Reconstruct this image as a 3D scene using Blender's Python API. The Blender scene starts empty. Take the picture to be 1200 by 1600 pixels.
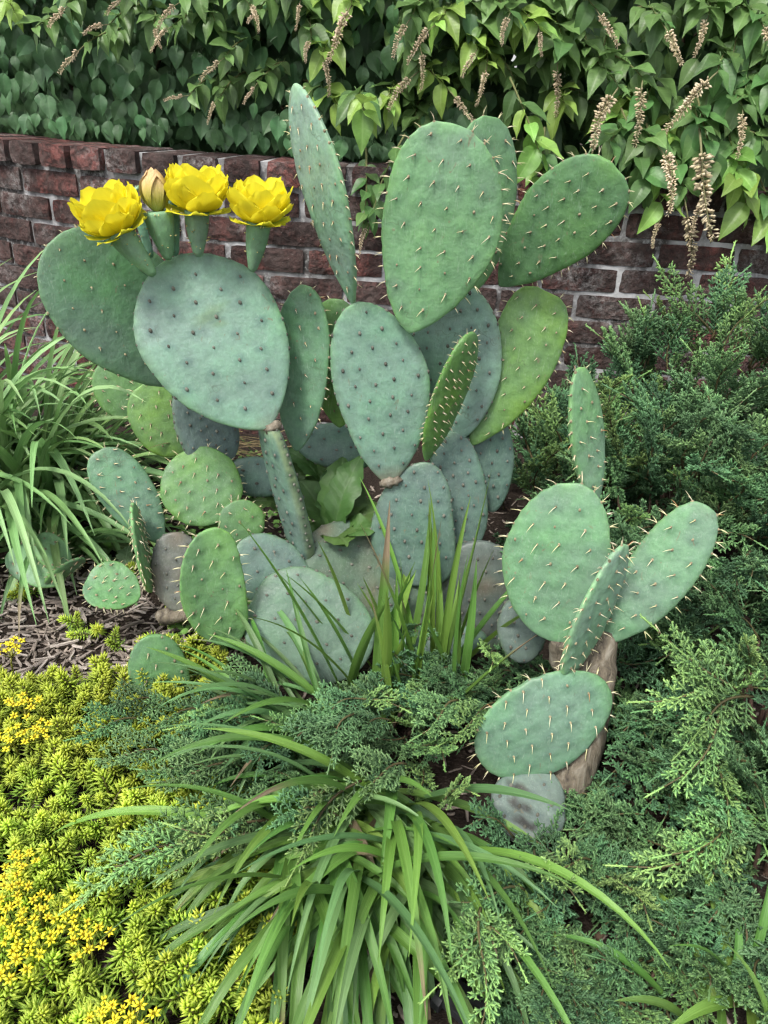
import bpy, math, random
import numpy as np
from mathutils import Vector, Matrix, noise as mnoise

scene = bpy.context.scene
COL = scene.collection
rnd = random.Random(7)
PI = math.pi

# ------------------------------------------------------------------ camera
CAM_H, PITCH, ROLL, FPX = 0.95, math.radians(28.0), math.radians(3.5), 1200.0
Fv = Vector((0, math.cos(PITCH), -math.sin(PITCH)))
U0 = Vector((0, math.sin(PITCH), math.cos(PITCH)))
R0 = Vector((1, 0, 0))
Rv = R0 * math.cos(ROLL) + U0 * math.sin(ROLL)
Uv = U0 * math.cos(ROLL) - R0 * math.sin(ROLL)
CAM = Vector((0, 0, CAM_H))
cam_d = bpy.data.cameras.new('camera')
cam = bpy.data.objects.new('camera', cam_d)
COL.objects.link(cam)
M3 = Matrix((Rv, Uv, -Fv)).transposed()
cam.matrix_world = Matrix.Translation(CAM) @ M3.to_4x4()
cam_d.sensor_fit = 'VERTICAL'
cam_d.sensor_height = 24.0
cam_d.lens = 24.0 * FPX / 1600.0
cam_d.clip_start = 0.02
cam_d.clip_end = 500
scene.camera = cam


def PX(px, py, y=None, z=None):
    """photo pixel -> point at horizontal distance y, or at height z"""
    d = Fv * FPX + Rv * (px - 600.0) - Uv * (py - 800.0)
    t = (y / d.y) if y is not None else ((z - CAM_H) / d.z)
    return CAM + d * t


# ------------------------------------------------------------------ sky, sun, exposure
SUN_EL, SUN_AZ = math.radians(58), math.radians(215)     # azimuth clockwise from +Y: behind the viewer, over the left shoulder
world = bpy.data.worlds.new('World')
scene.world = world
world.use_nodes = True
wn, wl = world.node_tree.nodes, world.node_tree.links
wn.clear()
sky = wn.new('ShaderNodeTexSky')
sky.sky_type = 'NISHITA'
sky.sun_disc = False
sky.sun_elevation = SUN_EL
sky.sun_rotation = SUN_AZ
sky.air_density = 1.0
sky.dust_density = 3.0
sky.ozone_density = 1.0
hs = wn.new('ShaderNodeHueSaturation')
hs.inputs['Saturation'].default_value = 0.28
bg = wn.new('ShaderNodeBackground')
bg.inputs['Strength'].default_value = 0.112
wo = wn.new('ShaderNodeOutputWorld')
wl.new(sky.outputs[0], hs.inputs['Color'])
wl.new(hs.outputs[0], bg.inputs['Color'])
wl.new(bg.outputs[0], wo.inputs['Surface'])
sd = bpy.data.lights.new('sun', 'SUN')
sd.energy = 1.5
sd.angle = math.radians(12)
sd.color = (1.0, 0.96, 0.88)
sun = bpy.data.objects.new('sun', sd)
COL.objects.link(sun)
sv = Vector((math.sin(SUN_AZ) * math.cos(SUN_EL), math.cos(SUN_AZ) * math.cos(SUN_EL), math.sin(SUN_EL)))
sun.rotation_euler = sv.to_track_quat('Z', 'Y').to_euler()
sun.location = (0, 0, 5)
vs = scene.view_settings
scene.display_settings.display_device = 'sRGB'
vs.view_transform = 'Standard'
vs.look = 'None'
vs.exposure = 1.36
vs.gamma = 1.0
vs.use_curve_mapping = False
scene.render.engine = 'CYCLES'
scene.cycles.use_denoising = True
scene.cycles.pixel_filter_type = 'BLACKMAN_HARRIS'
scene.cycles.filter_width = 1.35
scene.cycles.max_bounces = 8
scene.cycles.diffuse_bounces = 3
scene.cycles.use_adaptive_sampling = True
scene.cycles.adaptive_threshold = 0.03
scene.cycles.glossy_bounces = 2
scene.cycles.transmission_bounces = 3
scene.cycles.sample_clamp_indirect = 4.0


# ------------------------------------------------------------------ material helpers
class NT:
    def __init__(s, name):
        s.m = bpy.data.materials.new(name)
        s.m.use_nodes = True
        s.n, s.l = s.m.node_tree.nodes, s.m.node_tree.links
        s.n.clear()
        s.out = s.n.new('ShaderNodeOutputMaterial')
        s.p = s.n.new('ShaderNodeBsdfPrincipled')
        s.l.new(s.p.outputs[0], s.out.inputs[0])

    def put(s, sock, v):
        if v is None:
            return
        if isinstance(v, bpy.types.NodeSocket):
            s.l.new(v, sock)
        else:
            sock.default_value = v

    def attr(s, name, out='Color'):
        a = s.n.new('ShaderNodeAttribute')
        a.attribute_name = name
        return a.outputs[out]

    def coord(s, k='Object'):
        return s.n.new('ShaderNodeTexCoord').outputs[k]

    def pos(s):
        return s.n.new('ShaderNodeNewGeometry').outputs['Position']

    def rand(s):
        return s.n.new('ShaderNodeObjectInfo').outputs['Random']

    def mapping(s, v, scale=(1, 1, 1), loc=None):
        m = s.n.new('ShaderNodeMapping')
        s.put(m.inputs['Vector'], v)
        m.inputs['Scale'].default_value = scale
        if loc is not None:
            s.put(m.inputs['Location'], loc)
        return m.outputs[0]

    def noise(s, v, scale, detail=3.0, rough=0.55, dist=0.0, out='Fac'):
        t = s.n.new('ShaderNodeTexNoise')
        s.put(t.inputs['Vector'], v)
        t.inputs['Scale'].default_value = scale
        t.inputs['Detail'].default_value = detail
        t.inputs['Roughness'].default_value = rough
        t.inputs['Distortion'].default_value = dist
        return t.outputs[out]

    def voronoi(s, v, scale, feature='F1', out='Distance'):
        t = s.n.new('ShaderNodeTexVoronoi')
        t.feature = feature
        s.put(t.inputs['Vector'], v)
        t.inputs['Scale'].default_value = scale
        return t.outputs[out]

    def ramp(s, f, stops):
        r = s.n.new('ShaderNodeValToRGB')
        e = r.color_ramp.elements
        while len(e) < len(stops):
            e.new(0.5)
        for k, (p, c) in enumerate(stops):
            e[k].position = p
            e[k].color = (c, c, c, 1) if isinstance(c, (int, float)) else (*c, 1)
        s.put(r.inputs[0], f)
        return r.outputs[0]

    def mix(s, f, a, b, mode='MIX'):
        m = s.n.new('ShaderNodeMix')
        m.data_type = 'RGBA'
        m.blend_type = mode
        s.put(m.inputs[0], f)
        for k, v in ((6, a), (7, b)):
            s.put(m.inputs[k], (*v, 1) if isinstance(v, tuple) and len(v) == 3 else v)
        return m.outputs[2]

    def math(s, op, a, b=None, c=None, clamp=False):
        m = s.n.new('ShaderNodeMath')
        m.operation = op
        m.use_clamp = clamp
        for k, v in enumerate((a, b, c)):
            s.put(m.inputs[k], v)
        return m.outputs[0]

    def hsv(s, c, h=0.5, sat=1.0, val=1.0):
        n = s.n.new('ShaderNodeHueSaturation')
        s.put(n.inputs['Hue'], h)
        s.put(n.inputs['Saturation'], sat)
        s.put(n.inputs['Value'], val)
        s.put(n.inputs['Color'], c)
        return n.outputs[0]

    def bump(s, h, strength=0.3, dist=0.002, normal=None):
        b = s.n.new('ShaderNodeBump')
        b.inputs['Strength'].default_value = strength
        b.inputs['Distance'].default_value = dist
        s.put(b.inputs['Height'], h)
        if normal is not None:
            s.l.new(normal, b.inputs['Normal'])
        return b.outputs[0]

    def fin(s, color, rough=0.5, normal=None, spec=0.5, trans=0.0, tcol=None, coat=0.0):
        s.put(s.p.inputs['Base Color'], (*color, 1) if isinstance(color, tuple) else color)
        s.put(s.p.inputs['Roughness'], rough)
        s.put(s.p.inputs['Specular IOR Level'], spec)
        s.p.inputs['Coat Weight'].default_value = coat
        if normal is not None:
            s.l.new(normal, s.p.inputs['Normal'])
        if trans > 0:
            t = s.n.new('ShaderNodeBsdfTranslucent')
            s.put(t.inputs['Color'], color if tcol is None else tcol)
            if normal is not None:
                s.l.new(normal, t.inputs['Normal'])
            mx = s.n.new('ShaderNodeMixShader')
            mx.inputs[0].default_value = trans
            s.l.new(s.p.outputs[0], mx.inputs[1])
            s.l.new(t.outputs[0], mx.inputs[2])
            s.l.new(mx.outputs[0], s.out.inputs[0])
        return s.m


def veg(name, rough=0.5, trans=0.2, spec=0.4, hue=0.02, val=0.25, nscale=60.0, nstr=0.25):
    """plant tissue: vertex colour, a fine mottling and a small shift from one piece to the next"""
    t = NT(name)
    c = t.attr('Col')
    r = t.rand()
    n = t.noise(t.pos(), nscale, 3)
    c = t.mix(nstr, c, t.ramp(n, [(0.3, 0.25), (0.7, 0.95)]), 'OVERLAY')
    h = t.math('MULTIPLY_ADD', r, hue * 2, 0.5 - hue)
    v = t.math('MULTIPLY_ADD', t.math('FRACT', t.math('MULTIPLY', r, 7.31)), val * 2, 1 - val)
    c = t.hsv(c, h, 1.0, v)
    return t.fin(c, rough, None, spec, trans)


def leafmat(name, rough=0.45, trans=0.25, veins=9.0, veincol=1.5, hue=0.02, val=0.3, bumpd=0.0005):
    t = NT(name)
    c = t.attr('Col')
    uv = t.attr('uvp', 'Vector')
    sx = t.n.new('ShaderNodeSeparateXYZ')
    t.l.new(uv, sx.inputs[0])
    u, v = sx.outputs[0], sx.outputs[1]
    au = t.math('ABSOLUTE', u)
    mid = t.math('SUBTRACT', 1.0, t.math('DIVIDE', au, 0.07), clamp=True)
    ph = t.math('SUBTRACT', t.math('MULTIPLY', v, veins), t.math('MULTIPLY', au, 2.2))
    fr = t.math('ABSOLUTE', t.math('SUBTRACT', t.math('FRACT', ph), 0.5))
    sv_ = t.math('SUBTRACT', 1.0, t.math('DIVIDE', fr, 0.10), clamp=True)
    vein = t.math('MAXIMUM', mid, t.math('MULTIPLY', sv_, 0.30))
    r = t.rand()
    n = t.noise(t.pos(), 35.0, 4)
    c = t.mix(0.3, c, t.ramp(n, [(0.3, 0.25), (0.7, 0.9)]), 'OVERLAY')
    h = t.math('MULTIPLY_ADD', r, hue * 2, 0.5 - hue)
    vv = t.math('MULTIPLY_ADD', t.math('FRACT', t.math('MULTIPLY', r, 7.31)), val * 2, 1 - val)
    c = t.hsv(c, h, 1.0, vv)
    c = t.mix(t.math('MULTIPLY', vein, 0.5), c, t.hsv(c, 0.49, 0.85, veincol))
    pil = t.math('SUBTRACT', fr, t.math('MULTIPLY', mid, 0.6))
    nb = t.bump(pil, 0.55, bumpd)
    return t.fin(c, rough, nb, 0.4, trans)


# ------------------------------------------------------------------ mesh helpers
class Geo:
    """vertices, faces, colour and uv of one mesh under construction"""
    def __init__(s):
        s.V, s.F, s.C, s.U, s.n = [], [], [], [], 0

    def add(s, V, F, C, U=None):
        V = np.asarray(V, float).reshape(-1, 3)
        k = len(V)
        C = np.asarray(C, float)
        if C.ndim == 1:
            C = np.repeat(C[None, :3], k, 0)
        s.V.append(V)
        s.C.append(C[:, :3])
        s.U.append(np.zeros((k, 2)) if U is None else np.asarray(U, float))
        o = s.n
        s.F.extend([tuple(i + o for i in f) for f in F])
        s.n += k
        return s

    def arr(s):
        return np.concatenate(s.V), s.F, np.concatenate(s.C), np.concatenate(s.U)


def to_mesh(name, geo, smooth=True):
    V, F, C, U = geo.arr() if isinstance(geo, Geo) else geo
    me = bpy.data.meshes.new(name)
    nV = len(V)
    tot = np.fromiter((len(f) for f in F), np.int32, len(F))
    idx = np.fromiter((i for f in F for i in f), np.int32, int(tot.sum()))
    me.vertices.add(nV)
    me.vertices.foreach_set('co', np.ascontiguousarray(V, np.float32).ravel())
    me.loops.add(len(idx))
    me.loops.foreach_set('vertex_index', idx)
    me.polygons.add(len(F))
    st = np.concatenate(([0], np.cumsum(tot)[:-1])).astype(np.int32)
    me.polygons.foreach_set('loop_start', st)
    me.polygons.foreach_set('loop_total', tot)
    me.polygons.foreach_set('use_smooth', np.full(len(F), smooth))
    a = me.attributes.new('Col', 'FLOAT_COLOR', 'POINT')
    a.data.foreach_set('color', np.concatenate((C, np.ones((nV, 1))), 1).astype(np.float32).ravel())
    b = me.attributes.new('uvp', 'FLOAT_VECTOR', 'POINT')
    b.data.foreach_set('vector', np.concatenate((U, np.zeros((nV, 1))), 1).astype(np.float32).ravel())
    me.update(calc_edges=True)
    return me


def put(name, mesh, mat, parent=None, mtx=None, kind=None):
    o = bpy.data.objects.new(name, mesh)
    COL.objects.link(o)
    if mat is not None and len(mesh.materials) == 0:
        mesh.materials.append(mat)
    if parent is not None:
        o.parent = parent
    if mtx is not None:
        o.matrix_basis = mtx
    if kind:
        o['kind'] = kind
    return o


def thing(name, loc, label, cat, group=None):
    e = bpy.data.objects.new(name, None)
    COL.objects.link(e)
    e.location = loc
    e.empty_display_size = 0.05
    tag(e, label, cat, group)
    return e


def sub(name, parent, loc=(0, 0, 0)):
    e = bpy.data.objects.new(name, None)
    COL.objects.link(e)
    e.parent = parent
    e.location = loc
    e.empty_display_size = 0.02
    return e


def tag(o, label=None, cat=None, group=None, kind=None):
    if label:
        o['label'] = label
    if cat:
        o['category'] = cat
    if group:
        o['group'] = group
    if kind:
        o['kind'] = kind
    return o


def frame(d, n):
    """rotation whose Y runs along d and whose Z is as near n as can be"""
    d = Vector(d).normalized()
    n = Vector(n)
    n = n - d * n.dot(d)
    if n.length < 1e-5:
        n = d.orthogonal()
    n.normalize()
    x = d.cross(n)
    return Matrix((x, d, n)).transposed()


def TRS(loc, rot3, s=1.0):
    return Matrix.Translation(Vector(loc)) @ rot3.to_4x4() @ Matrix.Diagonal((s, s, s, 1) if isinstance(s, (int, float)) else (*s, 1))


def xform(mtx, V):
    m = np.array(mtx)
    return V @ m[:3, :3].T + m[:3, 3]


def joined(name, items):
    """one mesh from (arrays, matrix, colour factor) triples"""
    g = Geo()
    for (V, F, C, U), m, k in items:
        g.add(xform(m, V), F, np.clip(C * np.asarray(k), 0, 1), U)
    return to_mesh(name, g)


def tube(P, R, sides=5, cap=True):
    P = np.asarray(P, float)
    n = len(P)
    T = np.gradient(P, axis=0)
    T /= np.linalg.norm(T, axis=1)[:, None] + 1e-12
    a = np.array([0.0, 0, 1]) if abs(T[0][2]) < 0.9 else np.array([1.0, 0, 0])
    V = []
    for i in range(n):
        x = np.cross(a, T[i])
        x /= np.linalg.norm(x) + 1e-12
        y = np.cross(T[i], x)
        a = y if i == 0 else np.cross(T[i], x)
        a = np.cross(T[i], x)
        a = np.cross(x, T[i]) * -1
        a = y
        for k in range(sides):
            t = 2 * PI * k / sides
            V.append(P[i] + R[i] * (math.cos(t) * x + math.sin(t) * y))
        a = y
    F = []
    for i in range(n - 1):
        for k in range(sides):
            k2 = (k + 1) % sides
            F.append((i * sides + k, i * sides + k2, (i + 1) * sides + k2, (i + 1) * sides + k))
    if cap:
        F.append(tuple(range((n - 1) * sides, n * sides)))
        F.append(tuple(reversed(range(sides))))
    return np.array(V), F


def spindle(p, d, length, r, sides=4, bulge=0.4):
    """thin pointed leaf: point, ring, point"""
    p = np.asarray(p, float)
    d = np.asarray(d, float)
    d = d / (np.linalg.norm(d) + 1e-12)
    a = np.array([0.0, 0, 1]) if abs(d[2]) < 0.9 else np.array([1.0, 0, 0])
    x = np.cross(a, d)
    x /= np.linalg.norm(x)
    y = np.cross(d, x)
    V = [p]
    for k in range(sides):
        t = 2 * PI * k / sides
        V.append(p + d * length * bulge + r * (math.cos(t) * x + math.sin(t) * y))
    V.append(p + d * length)
    F = []
    for k in range(sides):
        k2 = (k + 1) % sides
        F.append((0, 1 + k2, 1 + k))
        F.append((1 + k, 1 + k2, sides + 1))
    return np.array(V), F


def rot_about(v, axis, ang):
    return Matrix.Rotation(ang, 3, Vector(axis)) @ Vector(v)


# ------------------------------------------------------------------ ground
def ground_h(x, y):
    return 0.012 * mnoise.noise(Vector((x * 3.1, y * 3.1, 0.3))) + 0.006 * mnoise.noise(Vector((x * 11, y * 11, 4.0)))


def mat_ground():
    t = NT('soil and fine mulch')
    p = t.pos()
    n1 = t.noise(p, 9, 5)
    n2 = t.noise(t.mapping(p, (1, 3, 1)), 90, 4, 0.7)
    v = t.voronoi(p, 130)
    c = t.mix(n1, (0.014, 0.010, 0.008), (0.042, 0.031, 0.024))
    c = t.mix(t.ramp(n2, [(0.52, 0), (0.75, 1)]), c, (0.10, 0.078, 0.062))
    h = t.math('ADD', n2, t.math('MULTIPLY', v, 0.6))
    return t.fin(c, 0.95, t.bump(h, 0.9, 0.008), 0.15)


xs = np.concatenate(([-40, -12, -4, -2.2], np.linspace(-1.6, 1.6, 81), [2.2, 4, 12, 40]))
ys = np.concatenate(([-40, -12, -3, -0.6, 0.1], np.linspace(0.3, 2.6, 59), [3.2, 5, 12, 60]))
g = Geo()
GV = [(x, y, ground_h(x, y) if (abs(x) < 1.7 and 0.2 < y < 2.7) else 0.0) for y in ys for x in xs]
nx = len(xs)
g.add(GV, [(j * nx + i, j * nx + i + 1, (j + 1) * nx + i + 1, (j + 1) * nx + i) for j in range(len(ys) - 1) for i in range(nx - 1)], (0.1, 0.1, 0.1))
ground = put('ground', to_mesh('ground', g), mat_ground(), kind='structure')
tag(ground, 'dark soil bed strewn with weathered grey brown bark mulch')


# ------------------------------------------------------------------ brick wall
def wall_y(x):
    if x >= -0.25:
        return 2.25
    k = min(-x - 0.25, 1.05)
    return 2.25 + 0.18 * (k / 0.8) ** 2 + 0.5906 * max(0.0, -x - 1.30)      # straight on beyond the bend


_tx = np.linspace(-4.0, 3.0, 1401)
_ts = np.concatenate(([0], np.cumsum(np.hypot(np.diff(_tx), np.diff([wall_y(v) for v in _tx])))))
_ts -= np.interp(0.0, _tx, _ts)


def wall_x(arc):
    """x of the point a given way along the wall from x = 0"""
    return float(np.interp(arc, _ts, _tx))


def mat_brick():
    t = NT('weathered red brick')
    p = t.pos()
    ob = t.coord('Object')
    r = t.rand()
    sh = t.math('MULTIPLY', r, 37.0)
    cmb = t.n.new('ShaderNodeCombineXYZ')
    t.l.new(sh, cmb.inputs[0])
    q = t.mapping(ob, (1, 1, 1), cmb.outputs[0])
    n1 = t.noise(q, 14, 5, 0.65)
    n2 = t.noise(q, 55, 5, 0.7)
    big = t.noise(p, 2.6, 3, 0.6)
    red = t.mix(n2, (0.090, 0.030, 0.027), (0.36, 0.115, 0.098))
    dark = t.mix(n2, (0.012, 0.009, 0.009), (0.105, 0.052, 0.046))
    k = t.math('ADD', t.math('MULTIPLY', big, 1.5), t.math('MULTIPLY', r, 0.42))
    k = t.math('ADD', k, t.math('MULTIPLY', n1, 0.55))
    c = t.mix(t.ramp(t.math('MULTIPLY', k, 0.5), [(0.60, 0), (0.80, 1)]), dark, red)
    sp = t.noise(q, 170, 3, 0.6)
    c = t.mix(t.ramp(sp, [(0.66, 0), (0.74, 0.75)]), c, (0.42, 0.38, 0.35))
    gr = t.noise(q, 32, 6, 0.75, 0.4)
    c = t.mix(t.ramp(gr, [(0.44, 0.85), (0.60, 0.0)]), c, (0.022, 0.017, 0.016))
    du = t.noise(p, 8, 5, 0.7)
    c = t.mix(t.ramp(du, [(0.42, 0), (0.72, 0.5)]), c, (0.17, 0.13, 0.12))
    bl = t.math('MULTIPLY', t.ramp(t.noise(p, 4.5, 4, 0.7), [(0.50, 0), (0.68, 1)]), t.ramp(t.noise(q, 80, 5, 0.8), [(0.42, 0), (0.66, 0.6)]))
    c = t.mix(bl, c, (0.46, 0.44, 0.43))
    h = t.math('ADD', t.math('MULTIPLY', gr, 1.3), t.math('MULTIPLY', t.voronoi(q, 60), 0.5))
    return t.fin(c, 0.92, t.bump(h, 1.0, 0.010), 0.2)


def mat_mortar():
    t = NT('lime mortar with bloom')
    p = t.pos()
    n1 = t.noise(p, 5, 4, 0.65)
    n2 = t.noise(p, 60, 5, 0.7)
    c = t.mix(t.ramp(n1, [(0.42, 0), (0.62, 1)]), (0.060, 0.054, 0.052), (0.42, 0.42, 0.43))
    c = t.mix(t.ramp(n2, [(0.5, 0), (0.72, 0.6)]), c, (0.58, 0.58, 0.58))
    return t.fin(c, 0.95, t.bump(n2, 0.9, 0.004), 0.15)


def brick_mesh(name, lx, ly, lz, seed, seg=(8, 4, 3)):
    rs = random.Random(seed)
    g = Geo()
    V, idx = [], {}
    nx_, ny_, nz_ = seg

    def vid(i, j, k):
        if (i, j, k) in idx:
            return idx[(i, j, k)]
        x, y, z = [(a / b - 0.5) * l for a, b, l in ((i, nx_, lx), (j, ny_, ly), (k, nz_, lz))]
        e = (i in (0, nx_)) + (j in (0, ny_)) + (k in (0, nz_))
        f = {1: 0.0, 2: 0.0022, 3: 0.004}[e]
        q = []
        for c, l in ((x, lx), (y, ly), (z, lz)):
            if abs(abs(c) - l / 2) < 1e-6:
                c -= math.copysign(f + rs.random() * (0.0030 if e > 1 else 0.0022), c)
            else:
                c += rs.uniform(-1, 1) * 0.002
            q.append(c)
        V.append(q)
        idx[(i, j, k)] = len(V) - 1
        return idx[(i, j, k)]
    F = []
    for i in range(nx_):
        for k in range(nz_):
            F.append((vid(i, 0, k), vid(i + 1, 0, k), vid(i + 1, 0, k + 1), vid(i, 0, k + 1)))
    for k in range(nz_):
        F.append((vid(0, 0, k + 1), vid(0, ny_, k + 1), vid(0, ny_, k), vid(0, 0, k)) if ny_ == 1 else None)
        F.append((vid(nx_, 0, k), vid(nx_, ny_, k), vid(nx_, ny_, k + 1), vid(nx_, 0, k + 1)) if ny_ == 1 else None)
    for i in range(nx_):
        F.append((vid(i, 0, nz_), vid(i + 1, 0, nz_), vid(i + 1, ny_, nz_), vid(i, ny_, nz_)))
        F.append((vid(i, ny_, 0), vid(i + 1, ny_, 0), vid(i + 1, 0, 0), vid(i, 0, 0)))
    g.add(V, [f for f in F if f], (0.2, 0.08, 0.06))
    return to_mesh(name, g, False)


M_BRICK, M_MORTAR = mat_brick(), mat_mortar()
PITCHX, COURSE = 0.222, 0.0752
wall = thing('brick_wall', (0, 2.3, 0), 'low weathered red brick garden wall with whitish mortar and a header course cap', 'wall')
CAP_TOP = 0.95 - 0.150
# mortar body, following the gentle curve of the wall
g = Geo()
wx = np.linspace(-3.0, 2.3, 60)
V = []
for x in wx:
    y = wall_y(x)
    for (dy, z) in ((0.006, -0.1), (0.006, CAP_TOP - 0.007), (0.2, CAP_TOP - 0.007), (0.2, -0.1)):
        V.append((x, y + dy - 2.3, z))
F = []
for i in range(len(wx) - 1):
    for k in range(4):
        F.append((i * 4 + k, (i + 1) * 4 + k, (i + 1) * 4 + (k + 1) % 4, i * 4 + (k + 1) % 4))
g.add(V, F, (0.5, 0.5, 0.5))
put('mortar', to_mesh('mortar', g, False), M_MORTAR, wall)
stretchers = [brick_mesh('stretcher', PITCHX - 0.0055, 0.09, COURSE - 0.0050, k, (10, 1, 4)) for k in range(6)]
headers = [brick_mesh('header', 0.103, 0.212, 0.068, 20 + k, (5, 1, 3)) for k in range(6)]


def wall_rot(x):
    return math.atan2(wall_y(x + 0.05) - wall_y(x - 0.05), 0.1)


z0 = CAP_TOP - 0.073
for row in range(11):
    zc = z0 - (row + 0.5) * COURSE
    off = (0.5 if row % 2 else 0.0) + rnd.uniform(-0.06, 0.06) + 0.28
    for i in range(-16, 10):
        x = wall_x((i + off) * PITCHX)
        if not -2.92 < x < 2.2:
            continue
        y = wall_y(x) + 0.045 + rnd.uniform(-0.002, 0.002)
        m = Matrix.Translation((x, y - 2.3, zc + rnd.uniform(-0.0015, 0.0015))) @ Matrix.Rotation(wall_rot(x) + rnd.uniform(-.006, .006), 4, 'Z')
        put('brick', stretchers[rnd.randrange(6)], M_BRICK, wall, m)
for i in range(-31, 21):
    x = wall_x(i * 0.1125 + 0.02)
    y = wall_y(x) + 0.088
    m = Matrix.Translation((x, y - 2.3, CAP_TOP - 0.0335 + rnd.uniform(-0.0015, 0.0015))) @ Matrix.Rotation(wall_rot(x) + rnd.uniform(-.01, .01), 4, 'Z')
    put('cap_brick', headers[rnd.randrange(6)], M_BRICK, wall, m)


# ------------------------------------------------------------------ shrubs above the wall
def leaf_geo(seed, L=1.0, W=0.5, heart=0.0, fold=0.25, curl=0.35, wave=0.02, acum=1.0, col=(0.06, 0.13, 0.04), rows=9, half=3):
    rs = random.Random(seed)
    V, C, U, F = [], [], [], []
    ph = rs.uniform(0, 6)
    ncol = 2 * half + 1
    for j in range(rows + 1):
        v = j / rows
        w = (math.sin(PI * min(1, v ** 0.66)) ** 1.12 if 0 < v < 1 else 0.0) * (1 - 0.25 * acum * v ** 3) * 1.06
        w = max(w, 0.0) * W * 0.56
        ang = -curl * v * 1.5
        # centre line bends down
        yc = sum(math.cos(-curl * 1.5 * (k + 0.5) / 12 * v) for k in range(12)) / 12 * v * L
        zc = sum(math.sin(-curl * 1.5 * (k + 0.5) / 12 * v) for k in range(12)) / 12 * v * L
        for i in range(-half, half + 1):
            u = i / half
            x = u * w
            back = heart * abs(u) ** 1.5 * max(0, 0.35 - v) * 1.2
            z = zc + fold * abs(x) * (1 - 0.3 * v) + wave * math.sin(v * 13 + ph + (1 if u > 0 else 2.5)) * abs(u) ** 2
            V.append((x, yc - back * L, z))
            U.append((u * 0.5, v))
            k = 1 + rs.uniform(-0.05, 0.05)
            C.append([c * k for c in col])
    for j in range(rows):
        for i in range(ncol - 1):
            a = j * ncol + i
            F.append((a, a + 1, a + ncol + 1, a + ncol))
    g = Geo().add(V, F, C, U)
    P = [(0, -0.16 * L, 0.05 * L), (0, -0.08 * L, 0.015 * L), (0, 0.02 * L, 0.0)]
    pv, pf = tube(P, [0.012 * L, 0.011 * L, 0.010 * L], 4)
    g.add(pv, pf, (col[0] * 1.3, col[1] * 1.2, col[2] * 1.1), np.tile([0.0, 0.5], (len(pv), 1)))
    return g.arr()


M_VINE = leafmat('vine leaf', 0.5, 0.18, 7, 1.25, 0.012, 0.28)
M_SHRUB = leafmat('shrub leaf', 0.42, 0.28, 11, 1.45, 0.018, 0.30)
M_TWIG = veg('twig bark', 0.8, 0.0, 0.2)
M_RACEME = veg('tan seed spike', 0.85, 0.1, 0.2, 0.01, 0.15)

DARKG = (0.062, 0.145, 0.056)
MIDG = (0.090, 0.185, 0.054)
LITG = (0.185, 0.330, 0.065)
vine_leaves = [leaf_geo(100 + k, 1, 0.60, 0.18, 0.28, 0.15 + 0.14 * k, 0.03, 1.5, DARKG) for k in range(5)]
shrub_leaves = [leaf_geo(120 + k, 1, 0.42, 0.0, 0.32, 0.15 + 0.12 * k, 0.02, 0.8, MIDG) for k in range(5)]
light_leaves = [leaf_geo(140 + k, 1, 0.42, 0.0, 0.35, 0.1 + 0.12 * k, 0.025, 0.8, LITG) for k in range(4)]


def raceme_geo(seed, L=1.0, n=70, bend=0.5):
    rs = random.Random(seed)
    P = []
    for k in range(9):
        s = k / 8
        P.append((0.12 * L * math.sin(s * 2.2 + seed) * s, s * L * (1 - 0.12 * bend * s), -bend * 0.45 * L * s * s))
    P = np.array(P)
    g = Geo()
    tv, tf = tube(P, np.linspace(0.012, 0.005, 9) * L, 4)
    g.add(tv, tf, (0.20, 0.19, 0.10))
    for k in range(n):
        s = 0.25 + 0.75 * k / n
        i = min(7, int(s * 8))
        p = P[i] + (P[i + 1] - P[i]) * (s * 8 - i)
        a = rs.uniform(0, 2 * PI)
        d = np.array((math.cos(a), 0.35 + rs.uniform(-.3, .5), math.sin(a)))
        ln = (0.112 - 0.058 * s) * L * rs.uniform(0.7, 1.3)
        sv_, sf = spindle(p, d, ln, ln * 0.15, 4, 0.75)
        t = rs.random()
        c = np.array((0.50, 0.41, 0.25)) * (1 - t) + np.array((0.70, 0.57, 0.42)) * t
        g.add(sv_, sf, c * rs.uniform(0.75, 1.1))
    return g.arr()


raceme_arr = [raceme_geo(k, 1, 150, 0.25 + 0.22 * k) for k in range(5)]
raceme_mesh = [to_mesh('flower_spike', a) for a in raceme_arr]

HEDGE_Y = 2.44


def hedge_front(x, z):
    """front face of the greenery above the wall"""
    b = 0.05 * mnoise.noise(Vector((x * 3.0, z * 3.0, 1.7))) + 0.06 * mnoise.noise(Vector((x * 7.0, z * 7.0, 8.7)))
    over = 0.12 * max(0.0, min(1.0, (x - 0.25) / 0.5)) * max(0.0, 1 - abs(z - 0.95) / 0.45)
    wy = wall_y(x) - 2.25
    return HEDGE_Y + wy * 0.9 + b - over + 0.12 * max(0, z - 1.15)


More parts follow.
